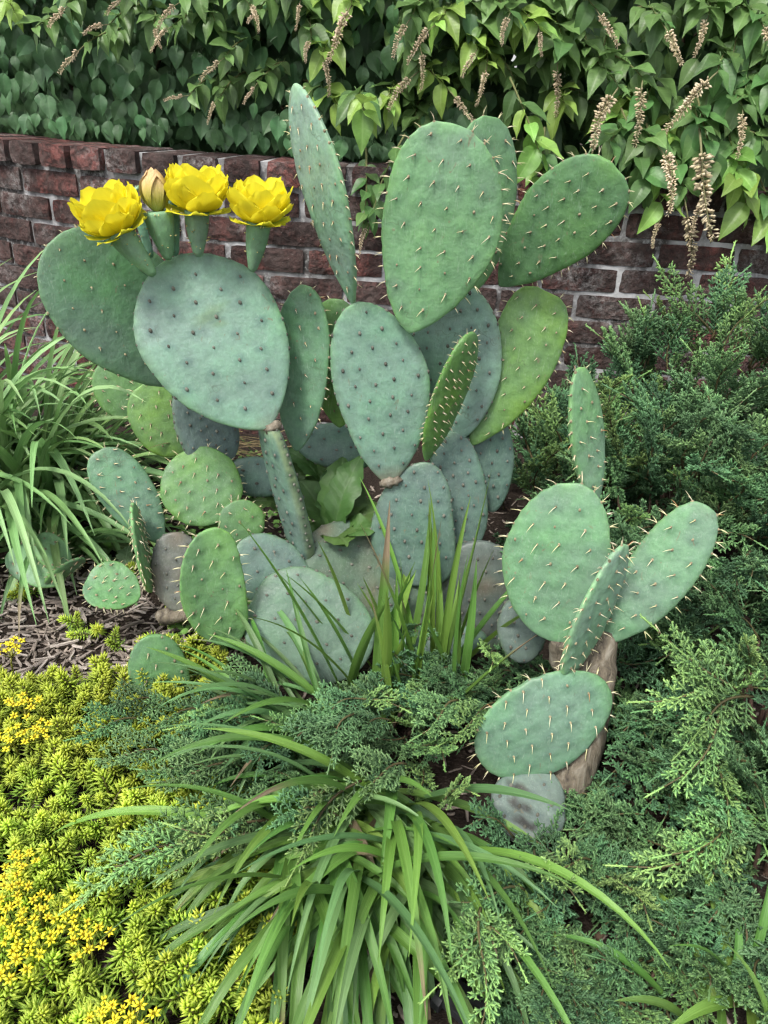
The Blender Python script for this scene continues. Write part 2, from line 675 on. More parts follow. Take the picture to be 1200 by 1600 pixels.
# --- vine of heart shaped leaves (lower left)
vine = thing('climbing_vine', (-0.7, 2.55, CAP_TOP), 'dense dark green vine of broad heart shaped leaves hanging like shingles behind wall', 'vine')
vo = Vector(vine.location)
vmesh = [to_mesh('leaf', a) for a in vine_leaves]
cand = []
for k in range(900):
    x = rnd.uniform(-1.75, 0.16)
    z = CAP_TOP - 0.02 + 0.62 * rnd.random() ** 1.15
    layer = k % 3
    y = hedge_front(x, z) + (0.0, 0.03, 0.07)[layer] + rnd.uniform(-0.03, 0.02)
    d = Vector((rnd.gauss(0, 0.35), -0.35 + rnd.gauss(0, 0.2), -1))
    n = Vector((rnd.gauss(0, 0.35), -0.9, 0.45 + rnd.gauss(0, 0.25)))
    s = rnd.uniform(0.046, 0.082) * (1.0 if layer else 0.92)
    if z < CAP_TOP + 0.09:
        s *= 0.9
        z = max(z, CAP_TOP + 0.02 + s * 0.55)
    cand.append((layer, x, y, z, d, n, s))
nobj = 0
rest = []
for (layer, x, y, z, d, n, s) in cand:
    m = TRS(Vector((x, y, z)) - vo, frame(d, n), s)
    if layer < 2 and nobj < 300 and -1.45 < x:
        put('leaf', vmesh[rnd.randrange(5)], M_VINE, vine, m)
        nobj += 1
    else:
        rest.append((vine_leaves[rnd.randrange(5)], m, rnd.uniform(0.75, 1.15)))
for k in range(1000):
    x = rnd.uniform(-2.9, 0.3)
    z = rnd.uniform(CAP_TOP - 0.02, 1.75)
    y = hedge_front(x, z) + rnd.uniform(0.09, 0.28)
    m = TRS(Vector((x, y, z)) - vo, frame((rnd.gauss(0, .5), -.3, -1), (rnd.gauss(0, .4), -1, .4)), rnd.uniform(.06, .10))
    rest.append((vine_leaves[rnd.randrange(5)], m, rnd.uniform(0.7, 1.05)))
put('inner_foliage', joined('inner_foliage', rest), M_VINE, vine, kind='stuff')
g = Geo()
for k in range(26):
    x = rnd.uniform(-1.7, 0.3)
    P = [(x + 0.1 * math.sin(k + t * 2.0), HEDGE_Y + wall_y(x) - 2.25 + 0.30 + 0.05 * math.sin(k * 2 + t), CAP_TOP - 0.5 + t * 0.28) for t in range(6)]
    tv, tf = tube(np.array(P) - np.array(vo), [0.008, .007, .006, .005, .004, .003], 5)
    g.add(tv, tf, (0.07, 0.055, 0.035))
put('vine_stem', to_mesh('vine_stem', g), M_TWIG, vine, kind='stuff')

# --- arching shrub with seed spikes: stems that carry leaves and end in a spike
shrub = thing('flowering_shrub', (0.5, 2.6, CAP_TOP), 'arching leafy green shrub with tan flower spikes spilling over the brick wall', 'shrub')
so = Vector(shrub.location)
smesh = [to_mesh('leaf', a) for a in shrub_leaves]
lmesh = [to_mesh('leaf', a) for a in light_leaves]
s_rest, s_obj = [], []
stem_g = Geo()
n_spike = 0


def arch_stem(p0, d0, L, nleaf, lsize, light, spike, droop, vis=True):
    global n_spike
    P = [Vector(p0)]
    d = Vector(d0).normalized()
    N = 10
    for k in range(N):
        d = (d + Vector((rnd.gauss(0, .05), -0.01, -droop / N))).normalized()
        P.append(P[-1] + d * (L / N))
    tv, tf = tube([tuple(p - so) for p in P], np.linspace(0.0035, 0.0012, N + 1), 4)
    stem_g.add(tv, tf, (0.13, 0.15, 0.06))
    for k in range(nleaf):
        s = 0.12 + 0.88 * (k + 0.5) / nleaf
        i = min(N - 1, int(s * N))
        p = P[i].lerp(P[i + 1], s * N - i)
        t = (P[i + 1] - P[i]).normalized()
        a = k * 2.4 + rnd.uniform(-.5, .5)
        sidev = rot_about(t.orthogonal().normalized(), t, a)
        dd = t * 0.55 + sidev * 0.85 + Vector((0, -0.25, -0.30 - 0.25 * rnd.random()))
        nn = Vector((rnd.gauss(0, .3), -0.55, 0.85)) + sidev * 0.2
        sz = lsize * rnd.uniform(0.72, 1.15) * (1.0 - 0.35 * (s > 0.9))
        m = TRS(p - so, frame(dd, nn), sz)
        lt = light and s > 0.35
        s_obj.append((vis, lt, m))
    if spike:
        t = (P[-1] - P[-2]).normalized()
        m = TRS(P[-1] - so, frame(t + Vector((rnd.gauss(-.25, .45), -0.15, -0.15 + rnd.gauss(0, .3))), Vector((0, -0.5, 0.8))), spike * 1.5)
        put('flower_spike', raceme_mesh[rnd.randrange(5)], M_RACEME, shrub, m)
        n_spike += 1


# hand placed sprays: (px, py) of the stem's tip or shoulder on the photograph, leaf size, spike length, light
sprays = [  # right half, hanging over the wall
    (840, 330, 0.080, 0.00, 1), (905, 330, 0.080, 0.075, 1), (1010, 250, 0.085, 0.13, 0), (1062, 215, 0.085, 0.20, 0),
    (1120, 130, 0.085, 0.13, 0), (950, 150, 0.085, 0.15, 0), (985, 140, 0.08, 0.12, 0), (870, 190, 0.09, 0.0, 1),
    (1165, 330, 0.085, 0.0, 1), (1185, 380, 0.08, 0.0, 1), (1130, 300, 0.085, 0.0, 1), (1010, 330, 0.075, 0.06, 1),
    (560, 205, 0.085, 0.0, 1), (600, 190, 0.085, 0.0, 1), (525, 190, 0.08, 0.0, 1), (590, 340, 0.065, 0.06, 0),
    (575, 350, 0.06, 0.0, 0), (700, 150, 0.075, 0.08, 1), (760, 120, 0.075, 0.07, 1), (655, 130, 0.07, 0.09, 0),
    (825, 60, 0.085, 0.06, 1), (780, 40, 0.08, 0.07, 0), (905, 30, 0.085, 0.08, 0), (1040, 60, 0.085, 0.1, 0), (1110, 50, 0.085, 0.08, 0),
    (1180, 60, 0.085, 0.09, 0), (1150, 190, 0.085, 0.09, 0), (1090, 270, 0.085, 0.11, 0), (820, 250, 0.085, 0.0, 1), (945, 250, 0.085, 0.0, 0),
    (690, 60, 0.08, 0.08, 1), (630, 40, 0.08, 0.08, 0), (735, 90, 0.075, 0.07, 1), (655, 90, 0.08, 0.07, 0), (880, 110, 0.085, 0.09, 0),
    (1050, 310, 0.08, 0.14, 0), (985, 300, 0.085, 0.0, 0), (1195, 260, 0.085, 0.0, 0), (1200, 180, 0.085, 0.0, 0),
    # left half, upper edge
    (110, 30, 0.075, 0.075, 0), (150, 90, 0.07, 0.075, 0), (190, 60, 0.07, 0.06, 0), (215, 12, 0.07, 0.06, 0), (300, 20, 0.07, 0.07, 0),
    (345, 105, 0.075, 0.07, 0), (355, 170, 0.07, 0.05, 0), (385, 30, 0.07, 0.06, 0), (410, 35, 0.07, 0.05, 0), (480, 80, 0.075, 0.06, 0), (545, 30, 0.075, 0.11, 1),
    (515, 105, 0.075, 0.07, 1), (275, 60, 0.07, 0.06, 0), (230, 60, 0.07, 0.05, 0), (30, 40, 0.07, 0.0, 1), (70, 70, 0.075, 0.0, 0), (440, 10, 0.075, 0.0, 0),
    (300, 165, 0.07, 0.05, 0), (420, 150, 0.07, 0.05, 0), (320, 60, 0.07, 0.0, 0), (470, 20, 0.07, 0.05, 0)]
for (px, py, ls, sp, lt) in sprays:
    q = PX(px, py, y=2.3)
    yf = hedge_front(q.x, q.z) - 0.05
    if q.z < CAP_TOP + 0.08:
        yf = wall_y(q.x) - 0.05
    q = PX(px, py, y=yf)
    L = rnd.uniform(0.20, 0.30)
    droop = 1.0 if sp else 0.8
    if q.z < CAP_TOP + 0.05:
        start = q + Vector((rnd.uniform(-.06, .06), 0.10, L * 0.75))
    else:
        start = q + Vector((rnd.uniform(-.14, .10), 0.16, L * 0.35))
    arch_stem(start, (q - start) + Vector((0, 0, 0.10)), (q - start).length * 1.12, 10, ls * 1.2, lt, sp, droop * 0.7)
for k in range(130):
    x = rnd.uniform(0.0, 1.75) if k % 4 else rnd.uniform(-1.6, 0.0)
    z = rnd.uniform(CAP_TOP + 0.08, 1.55) if x > 0 else rnd.uniform(CAP_TOP + 0.33, 1.5)
    y = hedge_front(x, z)
    start = Vector((x + rnd.uniform(-.1, .1), y + 0.14, z + 0.08))
    arch_stem(start, Vector((rnd.gauss(0, .5), -1, 0.1)), rnd.uniform(.16, .26), 9, rnd.uniform(.08, .115), rnd.random() < 0.16, 0, 1.1)
# the 300 that show largest are leaves of their own; the rest is one mass
rnd.shuffle(s_obj)
s_obj.sort(key=lambda t: (so + t[2].translation).y)
nl = 0
for vis, lt, m in s_obj:
    w = so + m.translation
    if nl < 300 and w.z < 1.30 and abs(w.x) < 1.25:
        if lt:
            put('leaf', lmesh[rnd.randrange(4)], M_SHRUB, shrub, m)
        else:
            put('leaf', smesh[rnd.randrange(5)], M_SHRUB, shrub, m)
        nl += 1
    else:
        s_rest.append(((light_leaves if lt else shrub_leaves)[rnd.randrange(4)], m, rnd.uniform(0.75, 1.2)))
for k in range(1100):
    x = rnd.uniform(-0.05, 1.85) if k % 4 else rnd.uniform(-1.8, 0)
    z = rnd.uniform(CAP_TOP + 0.0, 1.8) if x > 0 else rnd.uniform(CAP_TOP + 0.35, 1.8)
    y = hedge_front(x, z) + rnd.uniform(0.02, 0.24)
    m = TRS(Vector((x, y, z)) - so, frame((rnd.gauss(0, .6), -.5, -.7 + rnd.gauss(0, .3)), (rnd.gauss(0, .4), -.8, .6)), rnd.uniform(.065, .095))
    s_rest.append((shrub_leaves[rnd.randrange(5)], m, rnd.uniform(0.6, 1.0)))
coarse = [leaf_geo(160 + k, 1, 0.55, 0.0, 0.3, 0.3, 0.02, 0.6, DARKG, 4, 1) for k in range(3)]
for k in range(5200):
    x = rnd.uniform(-3.0, 2.2)
    z = rnd.uniform(CAP_TOP - 0.12, 2.1)
    y = hedge_front(x, z) + rnd.uniform(0.16, 0.62)
    m = TRS(Vector((x, y, z)) - so, frame((rnd.gauss(0, .6), -.4, -.8 + rnd.gauss(0, .3)), (rnd.gauss(0, .4), -1, .5)), rnd.uniform(.10, .15))
    s_rest.append((coarse[rnd.randrange(3)], m, rnd.uniform(0.7, 1.0)))
for k in range(1500):
    x, z = rnd.uniform(-3.1, 2.5), rnd.uniform(CAP_TOP - 0.2, 2.2)
    m = TRS(Vector((x, hedge_front(x, z) + rnd.uniform(0.6, 0.8), z)) - so, frame((rnd.gauss(0, .6), -.3, -.9), (rnd.gauss(0, .3), -1, .3)), rnd.uniform(.16, .22))
    s_rest.append((coarse[rnd.randrange(3)], m, rnd.uniform(0.7, 1.0)))
put('inner_foliage', joined('inner_foliage', s_rest), M_SHRUB, shrub, kind='stuff')
for k in range(22):
    x = rnd.uniform(-1.5, 1.8)
    P = [(x + 0.12 * math.sin(k + t * 1.3) + 0.03 * t * rnd.uniform(-1, 1), HEDGE_Y + wall_y(x) - 2.25 + 0.38 + 0.06 * math.sin(k * 2 + t), CAP_TOP - 0.6 + t * 0.3) for t in range(7)]
    tv, tf = tube(np.array(P) - np.array(so), [0.012, .011, .009, .008, .006, .005, .003], 5)
    stem_g.add(tv, tf, (0.09, 0.07, 0.045))
put('branch', to_mesh('branch', stem_g), M_TWIG, shrub, kind='stuff')


# ------------------------------------------------------------------ prickly pears
def mat_skin():
    t = NT('cactus skin')
    c = t.attr('Col')
    p = t.pos()
    n1 = t.noise(p, 16, 4, 0.6)
    n2 = t.noise(p, 120, 4, 0.65)
    c = t.mix(0.35, c, t.ramp(n1, [(0.3, 0.34), (0.7, 0.66)]), 'OVERLAY')
    n0 = t.noise(p, 8, 3, 0.6)
    c = t.hsv(c, t.math('MULTIPLY_ADD', n0, -0.11, 0.555), t.math('MULTIPLY_ADD', n0, 1.0, 0.52), t.math('MULTIPLY_ADD', n1, 0.3, 0.86))
    scr = t.noise(t.mapping(p, (30, 30, 3)), 9, 2, 0.5, 2.0)
    c = t.mix(t.ramp(scr, [(0.60, 0), (0.70, 0.16)]), c, (0.42, 0.50, 0.44))
    c = t.mix(0.16, c, t.ramp(n2, [(0.35, 0.2), (0.65, 0.8)]), 'OVERLAY')
    # hairline scratches, only here and there
    vd = t.n.new('ShaderNodeTexVoronoi')
    vd.feature = 'DISTANCE_TO_EDGE'
    t.put(vd.inputs['Vector'], t.mix(0.06, p, t.noise(p, 30, 2, out='Color')))
    vd.inputs['Scale'].default_value = 22
    ln_ = t.math('SUBTRACT', 1.0, t.math('DIVIDE', vd.outputs['Distance'], 0.022), clamp=True)
    ln_ = t.math('MULTIPLY', ln_, t.ramp(t.noise(p, 13, 2), [(0.56, 0), (0.66, 0.5)]))
    c = t.mix(ln_, c, (0.085, 0.10, 0.06))
    # small corky scars and scratches
    sc = t.noise(t.mapping(p, (1, 1, 0.45)), 75, 2, 0.5, 1.5)
    c = t.mix(t.ramp(sc, [(0.69, 0), (0.75, 0.65)]), c, (0.17, 0.15, 0.095))
    h = t.math('ADD', t.math('MULTIPLY', n1, 1.6), t.math('MULTIPLY', n2, 0.25))
    rg = t.ramp(n1, [(0.3, 0.42), (0.7, 0.58)])
    m = t.fin(c, rg, t.bump(h, 0.5, 0.006), 0.42)
    t.p.inputs['Subsurface Weight'].default_value = 0.12
    t.p.inputs['Subsurface Radius'].default_value = (0.006, 0.012, 0.005)
    t.p.inputs['Subsurface Scale'].default_value = 0.6
    return m


M_SKIN = mat_skin()
M_SPINE = veg('spine', 0.45, 0.0, 0.5, 0.01, 0.05)
M_AREOLE = veg('areole wool', 0.9, 0.0, 0.1, 0.01, 0.05)

OLD = (0.165, 0.275, 0.210)
OLD2 = (0.108, 0.176, 0.142)  # old pads low down: shading under other pads is put into this tone
MID = (0.120, 0.225, 0.140)
YNG = (0.148, 0.285, 0.148)
RGT = (0.130, 0.245, 0.140)
BRT = (0.140, 0.262, 0.080)
GRN = (0.110, 0.220, 0.075)
SHD = (0.085, 0.135, 0.090)
PURP = (0.150, 0.160, 0.140)


def outline(u, a, b):
    m = a / (a + b)
    return (np.clip(u, 0, 1) ** a * np.clip(1 - u, 0, 1) ** b) / (m ** a * (1 - m) ** b)


def pad(plant, base, bD, tip, tD, wpx, twist=0.0, ab=(0.72, 0.46), thick=0.017, col=OLD, spines=None, sp=0.036,
        bow=0.0, cup=0.0, skew=0.0, seed=0, cork=0.0, halo=0.5, bump=0.0012, label=None, wood=None, rimcol=None, wav=0.012, rub=(), spdir=None):
    rs = random.Random(seed * 13 + 5)
    B = PX(base[0], base[1], y=bD)
    T = PX(tip[0], tip[1], y=tD)
    ax = (T - B)
    L = ax.length
    ax.normalize()
    mid = (B + T) / 2
    mpp = (mid - CAM).dot(Fv) / FPX
    W = wpx * mpp
    n = (CAM - mid)
    n = (n - ax * n.dot(ax)).normalized()
    n = rot_about(n, ax, math.radians(twist))
    sd_ = ax.cross(n)
    a, b = ab
    big = L * W > 0.02
    M_, N_ = (58, 64) if big else (40, 44)
    ax_, n_, s_ = (np.array(v) for v in (ax, n, sd_))
    ph = rs.uniform(0, 6)

    def hw(u):
        return 0.5 * W * np.maximum(outline(u, a, b), 1e-4) * (1 + wav * np.sin(u * 9 + ph) + 0.6 * wav * np.sin(u * 17 + 2 * ph))

    def ht(u):
        return 0.5 * thick * np.maximum(outline(u, a, b), 1e-4) ** 0.42 * (1.15 - 0.3 * u)

    nn = 2.7

    def loc(u, xi, zz):
        """u along, xi -1..1 across, zz -1..1 through -> offsets"""
        x = xi * hw(u) + skew * W * np.sin(PI * u)
        z = zz * ht(u) + bow * 4 * u * (1 - u) + cup * xi * xi * np.sin(PI * np.clip(u, 0, 1)) ** 0.5
        return u[:, None] * L * ax_ + x[:, None] * s_ + z[:, None] * n_

    uu = 0.5 - 0.5 * np.cos(np.linspace(0.03, PI - 0.02, M_))
    ph_ = np.linspace(0, 2 * PI, N_, endpoint=False)
    cx, sz = np.cos(ph_), np.sin(ph_)
    XI = np.sign(cx) * np.abs(cx) ** (2 / nn)
    ZZ = np.sign(sz) * np.abs(sz) ** (2 / nn)
    # even out spacing across the faces
    U = np.repeat(uu, N_)
    XIa = np.tile(XI, M_)
    ZZa = np.tile(ZZ, M_)
    V = loc(U, XIa, ZZa)
    C = np.repeat(np.array(col)[None], len(V), 0)
    if wood is None:
        rim = np.clip((np.abs(XIa) - 0.80) / 0.2, 0, 1) ** 2 + np.clip((U - 0.90) / 0.1, 0, 1) ** 2
        rc = np.array(rimcol if rimcol else (col[0] * 1.12, col[1] * 1.16, col[2] * 0.85))
        C = C + (rc - C) * np.clip(rim, 0, 1)[:, None] * 0.8
    if cork > 0:
        k = np.clip(1 - U / (0.05 + 0.10 * cork), 0, 1) ** 0.8
        jit = np.array([mnoise.noise(Vector(v * 60)) for v in V]) * 0.6
        k = np.clip(k + jit * (k > 0) * k, 0, 1)
        C = C + (np.array((0.17, 0.125, 0.085)) - C) * (k * min(1, cork))[:, None]
    for (ru, rx, rr, *rcol) in rub:      # patches where the waxy bloom is rubbed off
        c0 = loc(np.array([ru]), np.array([rx]), np.array([1.0]))[0]
        dv = V - c0
        q = (dv @ ax_ / (rr * 0.45)) ** 2 + (dv @ s_ / rr) ** 2
        jit = np.array([mnoise.noise(Vector(v * 90)) for v in V])
        k = np.clip(1.3 - q + 1.2 * jit, 0, 1) * (q < 4) * 0.6
        C = C + (np.array(rcol[0] if rcol else (0.13, 0.21, 0.095)) - C) * k[:, None] * (1.5 if rcol else 1)
    # areoles in a slanting lattice on both faces, and along the rim
    ar = []
    spx, spy = sp, sp * 0.80
    rows = int(L / spy) + 2
    o_ = rs.uniform(0, 1)
    for j in range(rows):
        s = (j + 0.35) * spy
        u = s / L
        if not 0.06 < u < 0.965:
            continue
        w = float(hw(np.array([u]))[0])
        for i in range(-9, 10):
            for face in (1, -1):
                x = (i + (0.5 if j % 2 else 0.0) + 0.25 * math.sin(j * 0.9 + o_ * 6)) * spx + rs.gauss(0, 0.0036)
                if abs(x) < 0.86 * w:
                    ar.append((u + rs.gauss(0, 0.004), x / w, face, 0))
    Lr = 0.0
    us = np.linspace(0.12, 0.998, 260)
    for side in (1, -1):
        last = None
        acc = 0.0
        pv = loc(us, np.full(260, float(side)), np.zeros(260))
        for k in range(1, 260):
            acc += np.linalg.norm(pv[k] - pv[k - 1])
            if acc > sp * 0.58 * rs.uniform(0.8, 1.2):
                acc = 0.0
                ar.append((us[k], side * 0.985, rs.choice((0.35, -0.35, 0.1)), 1))
    A = np.array([(q[0], q[1]) for q in ar])
    zf = np.array([(q[2] * (1 - min(1, abs(q[1])) ** nn) ** (1 / nn) if not q[3] else q[2] * 0.6) for q in ar])
    AP = loc(A[:, 0], A[:, 1], zf)
    AN = []
    for q, k in zip(ar, range(len(ar))):
        if q[3]:
            u0 = np.array([min(0.995, q[0])])
            e = 1e-3
            t_ = (loc(u0 + e, np.array([q[1]]), np.zeros(1)) - loc(u0 - e, np.array([q[1]]), np.zeros(1)))[0]
            o = np.cross(t_, n_) * (1 if q[1] < 0 else 1)
            o /= np.linalg.norm(o) + 1e-12
            if np.dot(o, AP[k] - ax_ * L * 0.5) < 0:
                o = -o
            AN.append(o + n_ * q[2] * 0.5)
        else:
            AN.append(n_ * q[2] + s_ * q[1] * 0.15)
    AN = np.array(AN)
    AN /= np.linalg.norm(AN, axis=1)[:, None]
    # raised or sunken skin and a darker ring of skin round each areole
    d2 = ((V[:, None, :] - AP[None]) ** 2).sum(2)
    gsn = np.exp(-d2 / (2 * 0.0058 ** 2))
    V = V + (gsn[:, :, None] * AN[None]).sum(1) * bump
    dk = np.clip(gsn.max(1) * 1.2, 0, 1)[:, None] * halo
    C = C * (1 - dk * np.array((0.55, 0.50, 0.42)))
    if wood is not None:
        k = np.array([0.5 + 0.9 * mnoise.noise(Vector(v * 22 + np.array([seed, 0, 0]))) for v in V])
        k = np.clip(k * 1.2 + wood - 0.5, 0, 1)[:, None]
        C = C + (np.array((0.105, 0.085, 0.060)) - C) * k * 0.8
    F = []
    for i in range(M_ - 1):
        for k in range(N_):
            k2 = (k + 1) % N_
            F.append((i * N_ + k, i * N_ + k2, (i + 1) * N_ + k2, (i + 1) * N_ + k))
    F.append(tuple(range((M_ - 1) * N_, M_ * N_)))
    F.append(tuple(reversed(range(N_))))
    g = Geo().add(V, F, C)
    po = Vector(plant.location)
    o = put('pad', to_mesh('pad', g), M_SKIN, plant, Matrix.Translation(B - po))
    if label:
        o['label'] = label
    comb = (-s_ if seed % 2 else s_) * rs.uniform(0.5, 0.9) * (1 if spdir is None else spdir) - ax_ * rs.uniform(0.3, 0.7)
    # areoles: little woolly cushions
    ga, gs = Geo(), Geo()
    r0 = 0.0026 if spines else 0.0035
    for k in range(len(ar)):
        p, nv = AP[k] + AN[k] * bump * 0.75, AN[k]
        x = np.cross(nv, ax_ + 0.01)
        x /= np.linalg.norm(x)
        y = np.cross(nv, x)
        r = r0 * rs.uniform(0.75, 1.15)
        VV = [p + nv * r * 0.75]
        for ring, (rr, hh) in enumerate(((0.7, 0.5), (1.0, -0.15))):
            for q in range(6):
                t_ = 2 * PI * q / 6
                VV.append(p + (math.cos(t_) * x * 0.85 + math.sin(t_) * y * 1.15) * r * rr + nv * r * hh)
        FF = [(0, 1 + q, 1 + (q + 1) % 6) for q in range(6)] + [(1 + q, 7 + q, 7 + (q + 1) % 6, 1 + (q + 1) % 6) for q in range(6)]
        ac = (0.22, 0.19, 0.12) if spines else (0.115, 0.115, 0.095)
        ga.add(VV, FF, np.array(ac) * rs.uniform(0.7, 1.3))
        if spines:
            ln0, prob, cnt = spines
            if rs.random() > prob and not ar[k][3]:
                continue
            for c in range(cnt if not ar[k][3] else max(cnt, 2)):
                ln = ln0 * rs.uniform(0.5, 1.25)
                dn = np.array((0, 0, -1.0))
                d = nv * (0.95 if ar[k][3] else 0.55) + comb * (0.25 if ar[k][3] else 0.85) + np.array([rs.gauss(0, .17) for _ in range(3)])
                d /= np.linalg.norm(d)
                bendv = dn * 0.55 + comb * 0.2 + np.array([rs.gauss(0, .2) for _ in range(3)])
                P = [p + nv * 0.001]
                for q in range(3):
                    P.append(P[-1] + d * ln / 3)
                    d = d + bendv * 0.28
                    d /= np.linalg.norm(d)
                tv, tf = tube(P, np.array([0.00105, 0.0008, 0.0005, 0.00015]) * (0.55 + ln0 * 11), 5)
                t_ = rs.random()
                cc = np.array((0.60, 0.56, 0.28)) * (1 - t_) + np.array((0.66, 0.58, 0.42)) * t_
                if rs.random() < 0.04:
                    cc = np.array((0.40, 0.20, 0.09))
                gs.add(tv, tf, cc)
    put('areoles', to_mesh('areoles', ga), M_AREOLE, o, kind='stuff')
    if gs.n:
        put('spines', to_mesh('spines', gs), M_SPINE, o, kind='stuff')
    return o


SP_L, SP_M, SP_S, SP_T = (0.0145, 0.86, 1), (0.0105, 0.78, 1), (0.008, 0.75, 1), (0.0095, 0.95, 2)

cactus = thing('prickly_pear', PX(640, 985, z=0.02), 'large prickly pear cactus carrying yellow flowers and tall upright pads', 'cactus')
P_ = lambda *a, **k: pad(cactus, *a, **k)
# old lower pads that make the trunk
P_((800, 985), 1.27, (478, 850), 1.25, 165, 10, (0.40, 0.42), 0.040, SHD, None, 0.04, seed=1, cork=0.0, wood=-0.05, label='dark old bark-spotted pad lying flat as the trunk')
P_((745, 1000), 1.24, (745, 845), 1.29, 125, 10, (0.5, 0.45), 0.034, (0.10, 0.125, 0.11), None, 0.034, seed=2, wood=-0.1)
P_((590, 1035), 1.16, (760, 995), 1.17, 62, 0, (0.5, 0.5), 0.03, OLD2, None, 0.04, seed=3)
P_((656, 914), 1.245, (663, 722), 1.285, 132, 0, (0.33, 0.52), 0.022, OLD2, None, 0.034, seed=4, skew=-0.11, halo=0.6)
P_((733, 865), 1.30, (701, 675), 1.345, 88, 14, (0.5, 0.46), 0.020, OLD2, None, 0.028, seed=5, halo=0.5)
P_((770, 800), 1.37, (758, 640), 1.40, 78, 12, (0.6, 0.46), 0.019, OLD2, None, 0.03, seed=6)
# middle and upper pads
P_((610, 757), 1.275, (559, 472), 1.30, 146, 0, (0.74, 0.56), 0.019, OLD, None, 0.038, seed=7, skew=0.1, cork=0.75, halo=0.6)
P_((554, 480), 1.305, (461, 130), 1.30, 128, -62, (0.98, 0.66), 0.019, (0.215, 0.350, 0.255), SP_M, 0.034, seed=8, skew=0.17, bow=0.012)
P_((640, 520), 1.275, (704, 192), 1.27, 182, 4, (0.68, 0.47), 0.017, YNG, SP_L, 0.040, seed=9, skew=0.095, bump=0.0022)
P_((711, 690), 1.35, (690, 440), 1.37, 176, 0, (0.62, 0.46), 0.019, OLD, None, 0.036, seed=10, skew=-0.03)
P_((780, 447), 1.365, (963, 263), 1.27, 134, 6, (0.77, 0.41), 0.017, (0.105, 0.215, 0.100), SP_M, 0.031, seed=11, skew=-0.026, bump=0.002)
P_((742, 454), 1.39, (765, 182), 1.42, 122, 34, (0.66, 0.46), 0.016, (0.110, 0.225, 0.10), SP_L, 0.036, seed=12, bump=0.002)
P_((737, 696), 1.365, (853, 455), 1.38, 108, 6, (0.71, 0.32), 0.017, BRT, SP_M, 0.034, seed=13, skew=0.1, bump=0.002)
P_((665, 720), 1.285, (738, 520), 1.29, 78, 55, (0.74, 0.55), 0.016, (0.115, 0.235, 0.07), SP_T, 0.020, seed=14, bump=0.002)
# flowered side
P_((478, 876), 1.255, (418, 662), 1.225, 72, -66, (0.26, 0.24), 0.034, (0.135, 0.215, 0.170), None, 0.030, seed=15, cork=0.35, halo=1.0, rimcol=(0.22, 0.28, 0.14))
P_((420, 670), 1.215, (258, 407), 1.26, 223, 0, (0.75, 0.56), 0.019, OLD, None, 0.046, seed=16, skew=0.012, cork=0.35, halo=0.75, rub=((0.66, 0.10, 0.028), (0.60, 0.16, 0.012)))
P_((302, 594), 1.34, (80, 377), 1.245, 192, 8, (0.65, 0.49), 0.018, (0.105, 0.200, 0.120), (0.005, 0.3, 1), 0.046, seed=17, skew=0.027, halo=0.35)
P_((464, 705), 1.29, (477, 446), 1.32, 90, -22, (0.68, 0.5), 0.016, MID, SP_S, 0.034, seed=18, bump=0.0018)
P_((531, 668), 1.36, (523, 467), 1.39, 96, -20, (0.66, 0.48), 0.016, GRN, SP_S, 0.032, seed=19)
P_((352, 725), 1.36, (285, 598), 1.34, 100, 25, (0.35, 0.5), 0.022, (0.13, 0.18, 0.17), None, 0.026, seed=20)
# dark pads low behind
P_((455, 748), 1.37, (348, 742), 1.36, 62, 0, (0.45, 0.45), 0.025, (0.10, 0.165, 0.135), None, 0.035, seed=21)
P_((600, 705), 1.42, (465, 690), 1.42, 70, 0, (0.45, 0.45), 0.025, (0.11, 0.19, 0.145), None, 0.035, seed=22)
# low pads before the trunk
P_((578, 1024), 1.09, (395, 935), 1.13, 170, 0, (0.45, 0.36), 0.020, (0.100, 0.168, 0.120), None, 0.042, seed=23, skew=-0.013, halo=0.4, label='large smooth grey green pad low in front of the trunk')  # grey green lowered so the colour carries shading on this low pad
P_((478, 940), 1.19, (372, 850), 1.21, 105, 0, (0.5, 0.46), 0.02, OLD2, None, 0.04, seed=24)
P_((361, 1006), 1.08, (328, 826), 1.09, 98, 8, (0.48, 0.42), 0.017, (0.135, 0.265, 0.10), SP_L, 0.034, seed=25, skew=-0.14, cup=0.012, bump=0.002)

# --- low prickly pear on the left, crawling over the mulch
low = thing('prickly_pear', PX(262, 905, z=0.0), 'low prickly pear of small spiny green pads spreading over the mulch', 'cactus')
Q_ = lambda *a, **k: pad(low, *a, **k)
Q_((292, 955), 1.20, (268, 832), 1.245, 82, 0, (0.40, 0.44), 0.022, PURP, None, 0.03, seed=31, wood=0.2)
Q_((255, 850), 1.27, (153, 705), 1.30, 80, 0, (0.72, 0.42), 0.016, MID, SP_T, 0.030, seed=32, skew=0.009, bump=0.0018)
Q_((350, 812), 1.27, (284, 708), 1.31, 122, 0, (0.46, 0.46), 0.016, GRN, SP_M, 0.029, seed=33, skew=-0.02, bump=0.002)
Q_((390, 850), 1.235, (366, 784), 1.25, 70, 0, (0.5, 0.46), 0.014, GRN, SP_S, 0.026, seed=34)
Q_((236, 925), 1.20, (206, 788), 1.215, 92, 80, (0.62, 0.52), 0.015, (0.17, 0.33, 0.15), SP_T, 0.021, seed=35)
Q_((218, 936), 1.19, (136, 905), 1.19, 78, 20, (0.60, 0.40), 0.013, (0.125, 0.26, 0.115), SP_T, 0.021, seed=36, cup=0.014)
Q_((282, 710), 1.42, (222, 602), 1.44, 90, 0, (0.46, 0.46), 0.015, BRT, SP_M, 0.03, seed=37, bump=0.0018)
Q_((210, 655), 1.50, (172, 560), 1.52, 84, 0, (0.5, 0.46), 0.015, GRN, SP_M, 0.028, seed=38)
